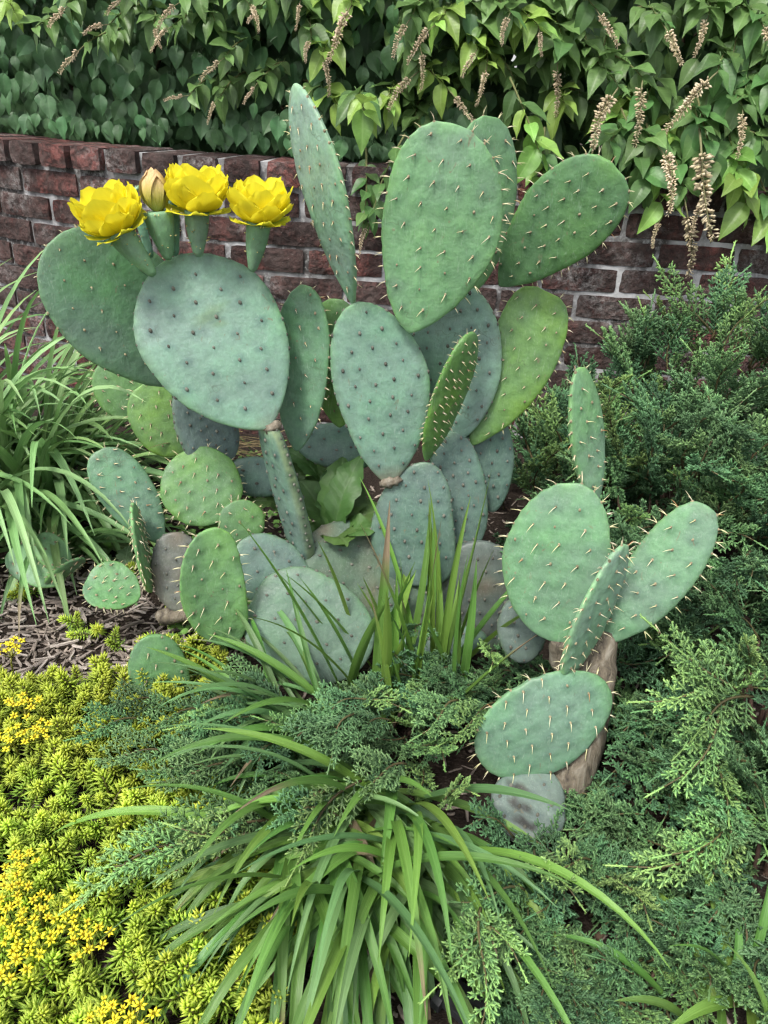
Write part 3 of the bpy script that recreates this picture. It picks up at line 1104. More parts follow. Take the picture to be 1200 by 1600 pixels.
Q_((261, 1118), 1.005, (236, 992), 1.035, 90, 0, (0.42, 0.46), 0.015, (0.105, 0.215, 0.095), SP_S, 0.029, seed=39, label='small spiny green pad rising from the yellow green ground cover')

# --- seedling pads beside the strap leaves
tiny = thing('prickly_pear', PX(70, 905, z=0.0), 'tiny cluster of flat prickly pear pads on mulch beneath strap leaves', 'cactus')
R_ = lambda *a, **k: pad(tiny, *a, **k)
R_((100, 908), 1.285, (14, 862), 1.31, 62, 15, (0.5, 0.45), 0.013, (0.16, 0.30, 0.15), SP_S, 0.024, seed=41)
R_((105, 890), 1.30, (60, 836), 1.33, 46, 10, (0.5, 0.45), 0.012, (0.16, 0.30, 0.14), SP_S, 0.022, seed=42)
R_((70, 912), 1.27, (130, 872), 1.29, 34, 60, (0.6, 0.45), 0.012, (0.13, 0.25, 0.12), SP_T, 0.02, seed=43)

# --- the plant on the right, on a woody stem
right = thing('prickly_pear', PX(880, 1235, z=0.02), 'spiny prickly pear on a corky brown stem rising out of the juniper', 'cactus')
S_ = lambda *a, **k: pad(right, *a, **k)
S_((872, 1003), 0.945, (896, 755), 1.00, 164, -6, (0.42, 0.48), 0.017, RGT, SP_L, 0.036, seed=51, skew=-0.095, bump=0.0022)
S_((930, 785), 1.03, (905, 574), 1.06, 90, 58, (0.62, 0.55), 0.017, YNG, SP_M, 0.030, seed=52, bump=0.002)
S_((947, 1003), 0.955, (1105, 790), 0.995, 98, 8, (0.62, 0.45), 0.017, RGT, SP_L, 0.034, seed=53, skew=0.031, bump=0.0022)
S_((885, 1060), 0.90, (975, 851), 0.93, 120, 70, (0.6, 0.6), 0.017, (0.20, 0.34, 0.22), SP_L, 0.028, seed=54, bump=0.002)  # skin colour lightened to stand in for skylight on the turned face
S_((882, 1197), 0.85, (808, 1074), 0.875, 230, 0, (0.56, 0.5), 0.017, (0.14, 0.25, 0.165), SP_L, 0.034, seed=55, skew=0.028, bump=0.0022)
S_((816, 1035), 1.02, (815, 930), 1.05, 74, 0, (0.5, 0.5), 0.02, (0.12, 0.16, 0.14), None, 0.028, seed=56)
S_((850, 1200), 0.855, (802, 1314), 0.745, 112, 0, (0.5, 0.44), 0.022, (0.14, 0.185, 0.16), None, 0.03, seed=57, wood=-0.15, wav=0.03, rub=((0.45, 0.45, 0.020, (.035, .03, .027)), (0.62, 0.25, 0.022, (.035, .03, .027)), (0.78, -0.1, 0.018, (.04, .034, .03))))


def mat_wood():
    t = NT('corky stem')
    p = t.pos()
    n1 = t.noise(t.mapping(p, (3, 3, 0.8)), 22, 5, 0.65, 0.6)
    n2 = t.noise(p, 150, 4, 0.7)
    c = t.ramp(n1, [(0.3, (0.05, 0.042, 0.036)), (0.5, (0.16, 0.135, 0.10)), (0.7, (0.27, 0.245, 0.20))])
    h = t.math('ADD', n1, t.math('MULTIPLY', n2, 0.3))
    return t.fin(c, 0.85, t.bump(h, 0.8, 0.006), 0.25)


M_WOOD = mat_wood()
ro = Vector(right.location)


def stem(plant, pts, radii, flat=1.0, name='woody_stem', seed=0):
    P = [np.array(PX(p[0], p[1], y=p[2]) - Vector(plant.location)) for p in pts]
    # smooth by subdividing
    P = np.array(P)
    t = np.linspace(0, 1, len(P))
    tt = np.linspace(0, 1, 24)
    Q = np.stack([np.interp(tt, t, P[:, k]) for k in range(3)], 1)
    for _ in range(3):
        Q[1:-1] = 0.25 * Q[:-2] + 0.5 * Q[1:-1] + 0.25 * Q[2:]
    R = np.interp(tt, t, radii)
    tv, tf = tube(Q, R, 16)
    tv = np.array([v + 0.004 * np.array(mnoise.noise_vector(Vector(v * 45 + seed))) for v in tv])
    return put(name, to_mesh(name, Geo().add(tv, tf, (0.15, 0.12, 0.09))), M_WOOD, plant)


stem(right, [(838, 1300, 0.84), (880, 1215, 0.875), (918, 1130, 0.905), (934, 1050, 0.945), (945, 985, 0.97)], [0.040, 0.044, 0.034, 0.028, 0.022])
stem(right, [(900, 1075, 0.945), (880, 1030, 0.955), (878, 995, 0.95)], [0.020, 0.022, 0.018], seed=3)
stem(cactus, [(560, 1010, 1.27), (660, 985, 1.27), (760, 1000, 1.27)], [0.030, 0.034, 0.028], seed=5)
stem(low, [(250, 965, 1.20), (300, 955, 1.20), (350, 1000, 1.12)], [0.016, 0.018, 0.014], seed=9)


def joint(plant, px, py, D, r, seed):
    rs = random.Random(seed)
    V, F = [], []
    N, M = 14, 8
    for j in range(M + 1):
        a = PI * j / M
        for k in range(N):
            b = 2 * PI * k / N
            q = Vector((math.sin(a) * math.cos(b) * 1.35, math.sin(a) * math.sin(b) * 0.8, math.cos(a) * 0.62))
            q *= r * (1 + 0.45 * mnoise.noise(q * 2.3 + Vector((seed, 0, 0))) + 0.25 * mnoise.noise(q * 6 + Vector((0, seed, 0))))
            V.append(tuple(q))
    for j in range(M):
        for k in range(N):
            F.append((j * N + k, j * N + (k + 1) % N, (j + 1) * N + (k + 1) % N, (j + 1) * N + k))
    put('corky_joint', to_mesh('corky_joint', Geo().add(V, F, (0.2, 0.15, 0.1))), M_WOOD, plant, Matrix.Translation(PX(px, py, y=D) - Vector(plant.location)) @ Matrix.Rotation(0.35 * rs.choice((-1, 1)), 4, 'Y'))


joint(cactus, 611, 752, 1.272, 0.0155, 1)
joint(cactus, 425, 667, 1.216, 0.0135, 2)
joint(cactus, 735, 866, 1.30, 0.015, 3)
joint(cactus, 484, 872, 1.25, 0.019, 4)
joint(right, 948, 1004, 0.955, 0.014, 5)


# ------------------------------------------------------------------ flowers
def mat_petal():
    t = NT('yellow petal')
    c = t.attr('Col')
    uv = t.attr('uvp', 'Vector')
    st = t.noise(t.mapping(uv, (30, 2.2, 1)), 1.0, 3, 0.5)
    c = t.hsv(t.mix(0.25, c, t.ramp(st, [(0.35, 0.3), (0.65, 0.75)]), 'OVERLAY'), 0.5, 1.0, t.math('MULTIPLY_ADD', t.rand(), 0.12, 0.94))
    return t.fin(c, 0.55, t.bump(st, 0.4, 0.0008), 0.2, 0.5)


M_PETAL = mat_petal()
M_OVARY = M_SKIN
YEL = np.array((0.95, 0.82, 0.035))


def petal_geo(seed, L, W, open0, open1, green=0.0):
    """open0/open1: lean away from the axis at the foot and at the tip, degrees"""
    rs = random.Random(seed)
    R_N, C_N = 10, 8
    V, C, U, F = [], [], [], []
    r, z = 0.006, 0.0
    ph = rs.uniform(0, 6)
    nt = rs.uniform(-0.3, 0.3)
    for j in range(R_N + 1):
        v = j / R_N
        b = math.radians(open0 + (open1 - open0) * v ** 0.8)
        if j:
            r += math.sin(b) * L / R_N
            z += math.cos(b) * L / R_N
        w = W * (0.20 + 0.80 * math.sin(PI * 0.5 * min(1, v / 0.62)) ** 1.1) * (1.0 if v < 0.75 else math.cos((v - 0.75) / 0.25 * 0.95))
        for i in range(C_N + 1):
            u = i / C_N * 2 - 1
            x = u * w * 0.5
            tipz = 0.0014 * math.sin(u * 6 + ph) * v ** 3 - 0.13 * L * abs(u) ** 2.4 * v ** 2 - 0.03 * L * math.exp(-((u - nt) / 0.2) ** 2) * v ** 6
            curve = 0.24 * W * u * u * 0.5 * math.sin(PI * min(1, v * 0.7 + 0.1))
            ruff = 0.0013 * math.sin(u * 8 + ph * 2) * v ** 2
            V.append((x, r - curve + ruff, z + tipz))
            U.append((u, v))
            c = YEL * (1 - 0.04 * v) + np.array((0.02, 0.06, 0.02)) * v
            gk = green * math.exp(-(u / 0.35) ** 2) * (1 - 0.5 * v) + green * 0.5 * max(0, 0.5 - v)
            c = c + (np.array((0.34, 0.44, 0.06)) - c) * min(1, gk)
            C.append(c)
    n = C_N + 1
    for j in range(R_N):
        for i in range(C_N):
            a = j * n + i
            F.append((a, a + 1, a + n + 1, a + n))
    return Geo().add(V, F, C, U).arr()


inner_p = [to_mesh('petal', petal_geo(k, 0.070, 0.052, 50, 10)) for k in range(4)]
mid_p = [to_mesh('petal', petal_geo(10 + k, 0.072, 0.060, 74, 14)) for k in range(4)]
outer_p = [to_mesh('petal', petal_geo(20 + k, 0.060, 0.052, 86, 24, 0.22)) for k in range(4)]
sepal_p = [to_mesh('petal', petal_geo(30 + k, 0.046, 0.032, 94, 60, 0.9)) for k in range(3)]


def ovary_geo(L, r_top, r_bot, seed, col=(0.15, 0.27, 0.155), bendx=0.0):
    rs = random.Random(seed)
    V, F = [], []
    N, M = 18, 14
    for j in range(M + 1):
        v = j / M
        r = r_bot + (r_top - r_bot) * math.sin(v * PI / 2) ** 1.1
        if j == 0:
            r *= 0.6
        for k in range(N):
            a = 2 * PI * k / N
            rr = r * (1 + 0.035 * math.cos(5 * a + 2.5 * v))
            V.append((rr * math.cos(a) + bendx * (1 - v) ** 2, rr * math.sin(a), -L * (1 - v)))
    for j in range(M):
        for k in range(N):
            F.append((j * N + k, j * N + (k + 1) % N, (j + 1) * N + (k + 1) % N, (j + 1) * N + k))
    F.append(tuple(range(M * N, (M + 1) * N)))
    F.append(tuple(reversed(range(N))))
    g = Geo().add(V, F, col)
    gs = Geo()
    for k in range(16):
        v = rs.uniform(0.2, 1.0)
        a = rs.uniform(0, 2 * PI)
        r = r_bot + (r_top - r_bot) * math.sin(v * PI / 2) ** 1.1
        nvec = np.array((math.cos(a), math.sin(a), 0.2))
        p = np.array((r * math.cos(a) + bendx * (1 - v) ** 2, r * math.sin(a), -L * (1 - v)))
        sv_, sf = spindle(p, nvec + np.array((0, 0, 0.9)) * (v > 0.8), 0.006 * rs.uniform(0.6, 1.2), 0.0012, 4, 0.3)
        gs.add(sv_, sf, (0.55, 0.47, 0.20))
    return g, gs


def flower(plant, foot, collar, crown, D, dD, seed, scale=1.0, r_top=0.0145, closed=False):
    """foot, collar, crown: photo pixels of the ovary's foot, the petals' foot and the top of the flower"""
    A = PX(foot[0], foot[1], y=D)
    Bc = PX(collar[0], collar[1], y=D + dD)
    Cc = PX(crown[0], crown[1], y=D + dD * 1.4)
    rs = random.Random(seed)
    axis = (Cc - Bc).normalized()
    rot = frame(Vector((0, 0, 1)).cross(axis) if abs(axis.z) < 0.98 else Vector((0, 1, 0)), axis)
    fl = sub('flower', plant)
    fl.matrix_basis = TRS(Bc - Vector(plant.location), rot, scale)
    # ovary, aimed from the foot to the collar
    ov = (Bc - A)
    rot_o = rot.inverted() @ frame(Vector((0, 1, 0)), ov.normalized())
    go, gs = ovary_geo(ov.length / scale, r_top, 0.0065, seed)
    o = put('ovary', to_mesh('ovary', go), M_OVARY, fl, rot_o.to_4x4())
    put('bristles', to_mesh('bristles', gs), M_SPINE, o, kind='stuff')
    a0 = rs.uniform(0, 6)
    if closed:
        pm = [to_mesh('petal', petal_geo(50 + k, 0.066, 0.034, 62, -46, 0.5)) for k in range(3)]
        for me in pm:
            c = np.array((0.62, 0.50, 0.20))
        sets = [(pm, 7, 0.0, 1.0), (pm, 6, 0.4, 0.9)]
    else:
        sets = [(inner_p, 7, 0.004, 1.0), (mid_p, 8, 0.001, 1.0), (outer_p, 8, -0.001, 1.0), (sepal_p, 7, -0.003, 1.0)]
    for q, (ms, n, dz, sc) in enumerate(sets):
        for k in range(n):
            a = a0 + q * 0.37 + 2 * PI * (k + rs.uniform(-.18, .18)) / n
            m = Matrix.Translation((0, 0, dz)) @ Matrix.Rotation(a, 4, 'Z') @ Matrix.Rotation(rs.uniform(-.10, .08), 4, 'X') @ Matrix.Diagonal((*([sc * rs.uniform(0.92, 1.06)] * 3), 1))
            put('petal', ms[rs.randrange(len(ms))], M_PETAL if not closed else M_WILT, fl, m)
    if not closed:
        g = Geo()
        for k in range(60):
            a, rr = rs.uniform(0, 2 * PI), 0.011 * math.sqrt(rs.random())
            p = (rr * math.cos(a), rr * math.sin(a), 0.004)
            d = (math.cos(a) * 0.5, math.sin(a) * 0.5, 1)
            sv_, sf = spindle(p, d, 0.024 * rs.uniform(0.8, 1.1), 0.001, 4, 0.85)
            g.add(sv_, sf, (0.85, 0.62, 0.06))
        put('stamens', to_mesh('stamens', g), M_PETAL, fl, kind='stuff')
    return fl


def mat_wilt():
    t = NT('wilted petal')
    c = t.attr('Col')
    uv = t.attr('uvp', 'Vector')
    sx = t.n.new('ShaderNodeSeparateXYZ')
    t.l.new(uv, sx.inputs[0])
    c = t.mix(t.ramp(sx.outputs[1], [(0.3, 0), (0.85, 1)]), (0.42, 0.42, 0.07), (0.60, 0.40, 0.20))
    n = t.noise(t.mapping(uv, (12, 2, 1)), 1.0, 3)
    c = t.mix(t.ramp(n, [(0.5, 0), (0.7, 0.6)]), c, (0.72, 0.62, 0.30))
    return t.fin(c, 0.6, t.bump(n, 0.8, 0.002), 0.25, 0.2)


M_WILT = mat_wilt()
flower(cactus, (246, 420), (186, 362), (150, 292), 1.235, -0.03, 1, 1.0, 0.0205)
flower(cactus, (263, 406), (247, 330), (240, 278), 1.235, 0.0, 2, 1.0, 0.0225, closed=True)
flower(cactus, (311, 400), (308, 330), (304, 250), 1.25, -0.005, 3, 1.0, 0.0190)
flower(cactus, (394, 424), (405, 348), (405, 268), 1.245, 0.0, 4, 0.96, 0.0195)
# flower buds that have not opened, behind the row
for (f0, c0, D, sd2) in (((236, 402), (206, 300), 1.30, 1), ((274, 400), (272, 300), 1.275, 2)):
    A, Bc = PX(*f0, y=D), PX(*c0, y=D)
    go, gs = ovary_geo((Bc - A).length, 0.0085, 0.006, 60 + sd2, (0.17, 0.33, 0.24))
    b = put('flower_bud', to_mesh('flower_bud', go), M_SKIN, cactus, TRS(Bc - Vector(cactus.location), frame(Vector((0, 1, 0)), (Bc - A).normalized())))
    put('bristles', to_mesh('bristles', gs), M_SPINE, b, kind='stuff')
    g = Geo()
    for k in range(14):
        a = k * 2.4
        sv_, sf = spindle((0.007 * math.cos(a), 0.007 * math.sin(a), -0.003), (math.cos(a) * 0.5, math.sin(a) * 0.5, 0.9), 0.013, 0.002, 4, 0.4)
        g.add(sv_, sf, (0.25, 0.40, 0.26))
    put('bud_scales', to_mesh('bud_scales', g), M_SPINE, b, kind='stuff')


# ------------------------------------------------------------------ juniper
M_JUN = veg('juniper scale leaf', 0.5, 0.15, 0.35, 0.018, 0.28, 14, 0.35)
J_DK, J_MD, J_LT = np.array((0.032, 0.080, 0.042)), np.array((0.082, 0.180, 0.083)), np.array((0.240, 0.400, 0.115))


def spray_geo(seed, L=0.13, wide=0.05, young=0.0, nb=13):
    """a juniper branch tip: stem, side branches, branchlets clothed in scale leaves; fresh growth is paler"""
    rs = random.Random(seed)
    g = Geo()
    N = 12
    P = [np.array((0.012 * math.sin(seed + k * 0.35), k / N * L, 0.018 * math.sin(k / N * 2.6))) for k in range(N + 1)]
    tv, tf = tube(P, np.linspace(0.0024, 0.0010, N + 1), 4)
    g.add(tv, tf, (0.10, 0.085, 0.04))

    def scales(p0, d, ln, c0, c1, fat=1.0):
        d = d / np.linalg.norm(d)
        x = np.cross(d, (0.3, 0.2, 0.9))
        x /= np.linalg.norm(x)
        y = np.cross(d, x)
        a0 = rs.random() * 6
        V, C = [], []
        prof = ((0.0, 0.0011), (0.45, 0.0017), (0.85, 0.0015), (1.0, 0.0004))
        for (t, r) in prof:
            for h in range(4):
                a = a0 + h * PI / 2 + t * 0.8
                V.append(p0 + d * ln * t + (math.cos(a) * x + math.sin(a) * y) * r * fat)
                C.append((c0 + (c1 - c0) * t) * rs.uniform(0.92, 1.08))
        F = [(j * 4 + h, j * 4 + (h + 1) % 4, j * 4 + 4 + (h + 1) % 4, j * 4 + 4 + h) for j in range(3) for h in range(4)]
        g.add(V, F, C)
        n = max(3, int(ln / 0.0036))
        for q in range(n):
            t = 0.15 + 0.85 * q / n
            a = q * 2.4 + a0
            off = math.cos(a) * x + math.sin(a) * y
            sv_, sf = spindle(p0 + d * ln * t + off * 0.0008, d + off * 0.6, 0.0050 * fat, 0.0010 * fat, 3, 0.45)
            g.add(sv_, sf, (c0 + (c1 - c0) * t) * rs.uniform(0.9, 1.25))

    for k in range(nb):
        s = 0.08 + 0.88 * k / nb
        i = min(N - 1, int(s * N))
        p = P[i] + (P[i + 1] - P[i]) * (s * N - i)
        sg = 1 if k % 2 else -1
        ang = math.radians(rs.uniform(28, 46))
        d = np.array((sg * math.sin(ang), math.cos(ang), rs.uniform(-0.25, 0.6)))
        ln = wide * (1.15 - 1.02 * s) * rs.uniform(0.8, 1.15) + 0.004
        yk = min(1.0, young * (0.6 + 0.7 * s))
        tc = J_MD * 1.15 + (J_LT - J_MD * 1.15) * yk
        nt = max(2, int(ln / 0.0090))
        pp = p.copy()
        dd = d / np.linalg.norm(d)
        for q in range(nt):
            pp = pp + dd * ln / nt
            dd = dd + np.array((0, 0.08, 0.03))
            dd /= np.linalg.norm(dd)
            sd_ = 1 if q % 2 else -1
            for s2 in (sd_, -sd_):
                side = np.cross(dd, (0, 0, 1.0)) * s2 * 0.85 + np.array((0, 0, rs.uniform(-.3, .9)))
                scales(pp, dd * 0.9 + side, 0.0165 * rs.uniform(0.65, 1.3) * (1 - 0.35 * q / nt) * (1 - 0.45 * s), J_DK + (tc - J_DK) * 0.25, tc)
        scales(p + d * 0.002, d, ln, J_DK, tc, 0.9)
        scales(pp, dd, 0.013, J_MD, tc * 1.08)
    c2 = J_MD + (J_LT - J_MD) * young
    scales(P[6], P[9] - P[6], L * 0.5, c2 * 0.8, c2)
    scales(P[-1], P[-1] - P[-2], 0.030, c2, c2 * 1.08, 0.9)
    return g.arr()


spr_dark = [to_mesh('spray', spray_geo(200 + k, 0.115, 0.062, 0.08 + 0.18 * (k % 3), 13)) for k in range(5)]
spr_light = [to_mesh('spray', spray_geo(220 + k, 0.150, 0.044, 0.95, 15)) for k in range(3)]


def juniper(loc, label, boxes, n, light=0.15, lean=(0, -0.5, 0.5), size=(0.8, 1.25), extra=()):
    """boxes: mounds (cx, cy, rx, ry, h); sprays clothe their tops and flanks"""
    j = thing('juniper', loc, label, 'juniper')
    jo = Vector(loc)
    wts = [b[2] * b[3] for b in boxes]
    tw = Geo()
    for k in range(n):
        cx, cy, rx, ry, h = rnd.choices(boxes, wts)[0]
        for _try in range(30):
            a, r = rnd.uniform(0, 2 * PI), math.sqrt(rnd.random())
            x, y = cx + rx * r * math.cos(a), cy + ry * r * math.sin(a)
            nz = mnoise.noise(Vector((x * 7, y * 7, 3.1)))
            z = h * (1 - r ** 2.4) + 0.085 * nz + 0.012
            if nz < -0.30 and rnd.random() < 0.85:
                continue
            break
        z = max(z, 0.02) * (1.0 if k % 4 else rnd.uniform(0.4, 0.9))
        out = Vector((math.cos(a) * r, math.sin(a) * r * rx / ry, 0))
        d = out * 0.7 + Vector(lean) + Vector((rnd.gauss(0, .28), rnd.gauss(0, .28), rnd.gauss(0, .2)))
        nrm = Vector((rnd.gauss(0, .3), rnd.gauss(0, .3) - 0.25, 1))
        lt = rnd.random() < light and k % 3
        s = rnd.uniform(*size)
        m = TRS(Vector((x, y, z)) - jo - d.normalized() * 0.05, frame(d, nrm), s)
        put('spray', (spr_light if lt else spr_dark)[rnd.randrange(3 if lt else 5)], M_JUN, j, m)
        if k % 4 == 0:
            p1 = Vector((x, y, z)) - d.normalized() * 0.05 - jo
            p0 = Vector((cx + (x - cx) * 0.35, cy + (y - cy) * 0.35, 0.0)) - jo
            pm = (p0 + p1) / 2 + Vector((0, 0, -0.02))
            tv, tf = tube([p0, pm, p1], [0.006, 0.004, 0.0022], 5)
            tw.add(tv, tf, (0.075, 0.05, 0.035))
    for (px, py, D, dx, dy, dz, s, lt) in extra:
        p = PX(px, py, y=D) if D > 0.4 else PX(px, py, z=D)
        d = Vector((dx, dy, dz))
        m = TRS(p - jo - d.normalized() * 0.13 * s, frame(d, (0.0, -0.4, 1)), s)
        put('spray', (spr_light if lt else spr_dark)[rnd.randrange(3)], M_JUN, j, m)
    put('branch', to_mesh('branch', tw), M_TWIG, j, kind='stuff')
    return j


juniper((0.85, 1.9, 0), 'tall juniper with upswept feathery sprays against the brick wall', [(0.80, 1.86, 0.42, 0.30, 0.47), (1.25, 1.80, 0.4, 0.34, 0.48), (0.46, 1.78, 0.2, 0.22, 0.30)],
        290, 0.45, (-0.1, -0.25, 0.9), (0.95, 1.5))
juniper((0.62, 1.35, 0), 'spreading blue green juniper behind the corky stemmed cactus', [(0.62, 1.45, 0.30, 0.30, 0.40), (0.95, 1.35, 0.3, 0.35, 0.42), (0.42, 1.25, 0.18, 0.22, 0.24)],
        250, 0.15, (-0.1, -0.4, 0.55), (0.9, 1.3))
juniper((0.6, 0.85, 0), 'juniper with drooping pale tipped sprays spreading beside the corky stemmed cactus', [(0.66, 0.98, 0.22, 0.26, 0.34), (0.58, 0.72, 0.20, 0.18, 0.20), (0.42, 0.84, 0.12, 0.2, 0.04)],
        200, 0.08, (-0.3, -0.5, 0.30), (0.8, 1.1),
        [(1025, 1090, 0.80, -1, -.25, .1, 1.0, 1), (1050, 1215, 0.72, -.7, -.6, -.4, 1.0, 1), (1000, 1352, 0.66, -1, -.25, -.1, 1.0, 1), (1075, 1150, 0.76, -.8, -.5, -.1, 1.0, 1),
         (1140, 1435, 0.62, -.1, -.8, -.7, 1.0, 1), (1040, 1005, 0.86, -.8, .2, .5, 1.1, 1), (1060, 1330, 0.66, -.8, -.5, 0, .95, 1), (1120, 1250, 0.72, -.3, -.7, .1, 1.0, 1),
         (1110, 1350, 0.66, -.2, -.7, -.1, 1.0, 1),
         (900, 1290, .06, -.5, -.4, .5, .8, 0), (950, 1230, .08, -.6, -.3, .5, .85, 0), (985, 1160, .10, -.6, -.2, .5, .9, 0), (1000, 1080, .12, -.5, 0, .6, .9, 0), (960, 1330, .07, -.4, -.5, .4, .8, 0),
         (1000, 1260, .10, -.6, -.4, .4, .9, 0), (930, 1390, .07, -.3, -.6, .3, .8, 0), (990, 1430, .08, -.2, -.6, .3, .8, 0), (1020, 1180, .14, -.5, -.3, .5, .9, 0), (1010, 1130, .12, -.7, -.2, .3, .9, 0), (1180, 1090, 0.82, .1, -.3, .5, 1.0, 1), (1150, 1010, 0.88, -.2, -.3, .7, 1.0, 1), (1170, 1300, 0.7, .2, -.6, .1, 1.0, 1)])
juniper((0.22, 0.62, 0), 'low juniper mat at the foot of the corky stemmed cactus beside the strap leaves', [(0.27, 0.62, 0.14, 0.11, 0.07), (0.20, 0.53, 0.10, 0.08, 0.08), (0.40, 0.55, 0.14, 0.12, 0.09)],
        110, 0.15, (-0.2, -0.6, 0.35), (0.6, 0.9),
        [(690, 1520, .12, -.8, -.6, .1, 0.85, 1), (740, 1580, .12, -.2, -.9, -.1, 0.85, 1), (790, 1500, .12, .3, -.7, .2, .8, 1), (850, 1350, .14, -.6, -.3, .4, 0.8, 1), (880, 1400, .14, .1, -.7, .3, 0.8, 1),
         (700, 1400, .12, -.9, -.2, .2, .8, 0), (720, 1290, .12, -.6, -.3, .4, .8, 0), (870, 1330, .06, .3, -.4, .5, .7, 0), (750, 1330, .08, -.4, -.4, .5, .75, 0), (800, 1365, .07, .1, -.5, .5, .75, 0), (850, 1290, .07, -.3, -.3, .6, .6, 0),
         (790, 1430, .08, .1, -.6, .4, .8, 0), (860, 1450, .08, -.2, -.6, .4, .8, 0), (760, 1400, .08, -.4, -.5, .4, .75, 0)])
ex = [(150, 1385, .10, -1, -.5, -.15, .95, 1), (205, 1340, .12, -1, -.3, 0, .95, 1), (250, 1290, .13, -1, -.2, .1, .95, 1), (290, 1345, .13, -.9, -.6, 0, .9, 1)]
for (px, py) in [(300, 1300), (345, 1265), (360, 1310), (395, 1215), (410, 1280), (440, 1170), (455, 1245), (500, 1130), (500, 1200), (530, 1240), (575, 1225), (540, 1160), (470, 1120), (425, 1130),
                 (640, 1050), (690, 1080), (700, 1150), (640, 1150), (690, 1195), (615, 1110), (735, 1245), (660, 1010), (560, 1100), (760, 1040), (790, 1090)]:
    ex.append((px, py, .15, rnd.gauss(-.5 if px < 580 else 0.0, .4), rnd.gauss(-.5, .3), rnd.gauss(.25, .2), rnd.uniform(.7, .9), 1 if rnd.random() < .2 else 0))
for (px, py) in [(110, 1150), (160, 1110), (150, 1180), (210, 1140), (215, 1195), (260, 1165), (290, 1115), (300, 1190), (330, 1145), (350, 1090), (330, 1060), (240, 1215)]:
    ex.append((px, py, .10, rnd.gauss(-.9, .2), rnd.gauss(-.2, .3), rnd.gauss(.15, .12), rnd.uniform(.75, .95), 0))
ex.append((470, 1330, .13, -.7, -.9, -.3, .9, 1))
juniper((-0.15, 0.92, 0), 'low juniper branches reaching over the yellow green ground cover', [(-0.17, 0.86, 0.13, 0.07, 0.08), (-0.30, 0.96, 0.14, 0.06, 0.03), (0.02, 0.94, 0.10, 0.10, 0.08), (0.14, 1.02, 0.10, 0.06, 0.06)],
        90, 0.15, (-0.75, -0.45, 0.25), (0.6, 0.9), ex)


# ------------------------------------------------------------------ strap leaved clumps
def mat_blade():
    t = NT('strap leaf')
    c = t.attr('Col')
    uv = t.attr('uvp', 'Vector')
    sx = t.n.new('ShaderNodeSeparateXYZ')
    t.l.new(uv, sx.inputs[0])
    au = t.math('ABSOLUTE', sx.outputs[0])
    st = t.noise(t.mapping(uv, (9, 0.6, 1)), 1.0, 2)
    c = t.mix(0.35, c, t.ramp(st, [(0.35, 0.25), (0.65, 0.75)]), 'OVERLAY')
    r = t.rand()
    c = t.hsv(c, t.math('MULTIPLY_ADD', r, 0.03, 0.485), 1.0, t.math('MULTIPLY_ADD', t.math('FRACT', t.math('MULTIPLY', r, 7.3)), 0.5, 0.75))
    mid = t.math('SUBTRACT', 1.0, t.math('DIVIDE', au, 0.14), clamp=True)
    c = t.mix(t.math('MULTIPLY', mid, 0.35), c, t.hsv(c, 0.49, 0.9, 1.5))
    return t.fin(c, 0.40, t.bump(st, 0.6, 0.0012), 0.45, 0.25)


M_BLADE = mat_blade()


def blade_mesh(d0, L, W, droop, col, seed, brown=0.0, twist=0.0):
    rs = random.Random(seed)
    N = 14
    d = Vector(d0).normalized()
    p = Vector((0, 0, 0))
    hor = Vector((d.x, d.y, 0))
    hor = hor.normalized() if hor.length > 1e-4 else Vector((1, 0, 0))
    side0 = hor.cross(Vector((0, 0, 1))).normalized()
    V, U, C, F = [], [], [], []
    cv = np.array(col)
    ws = rs.uniform(-.5, .5) * 0.5
    for j in range(N + 1):
        v = j / N
        w = W * 0.5 * (0.55 + 0.45 * math.sin(PI * min(1, v * 1.1 + 0.1))) * (1 - max(0, (v - 0.72) / 0.28) ** 1.9)
        w = max(w, 0.0003)
        sd_ = rot_about(side0, d, twist * v)
        nm = sd_.cross(d).normalized()
        for i, u in enumerate((-1, -0.5, 0, 0.5, 1)):
            q = p + sd_ * (u * w) + nm * (abs(u) * w * 0.45)
            V.append(tuple(q))
            U.append((u, v * L * 20))
            c = cv * (0.85 + 0.15 * v)
            if v < 0.2:
                c = c * (1 + (0.2 - v)) + np.array((0.06, 0.05, 0.02)) * (0.2 - v) * 3
            if brown and v > 1 - brown:
                k = min(1, (v - 1 + brown) / 0.10)
                c = c + (np.array((0.27, 0.21, 0.13)) - c) * k
            C.append(c)
        p = p + d * (L / N)
        d = (d + Vector((0, 0, -droop / N * (0.5 + 1.2 * v))) + side0 * (ws / N)).normalized()
    for j in range(N):
        for i in range(4):
            a = j * 5 + i
            F.append((a, a + 1, a + 6, a + 5))
    return to_mesh('blade', Geo().add(V, F, C, U))


BL = (0.110, 0.240, 0.048)
BLY = (0.17, 0.31, 0.055)
BLB = (0.130, 0.255, 0.090)


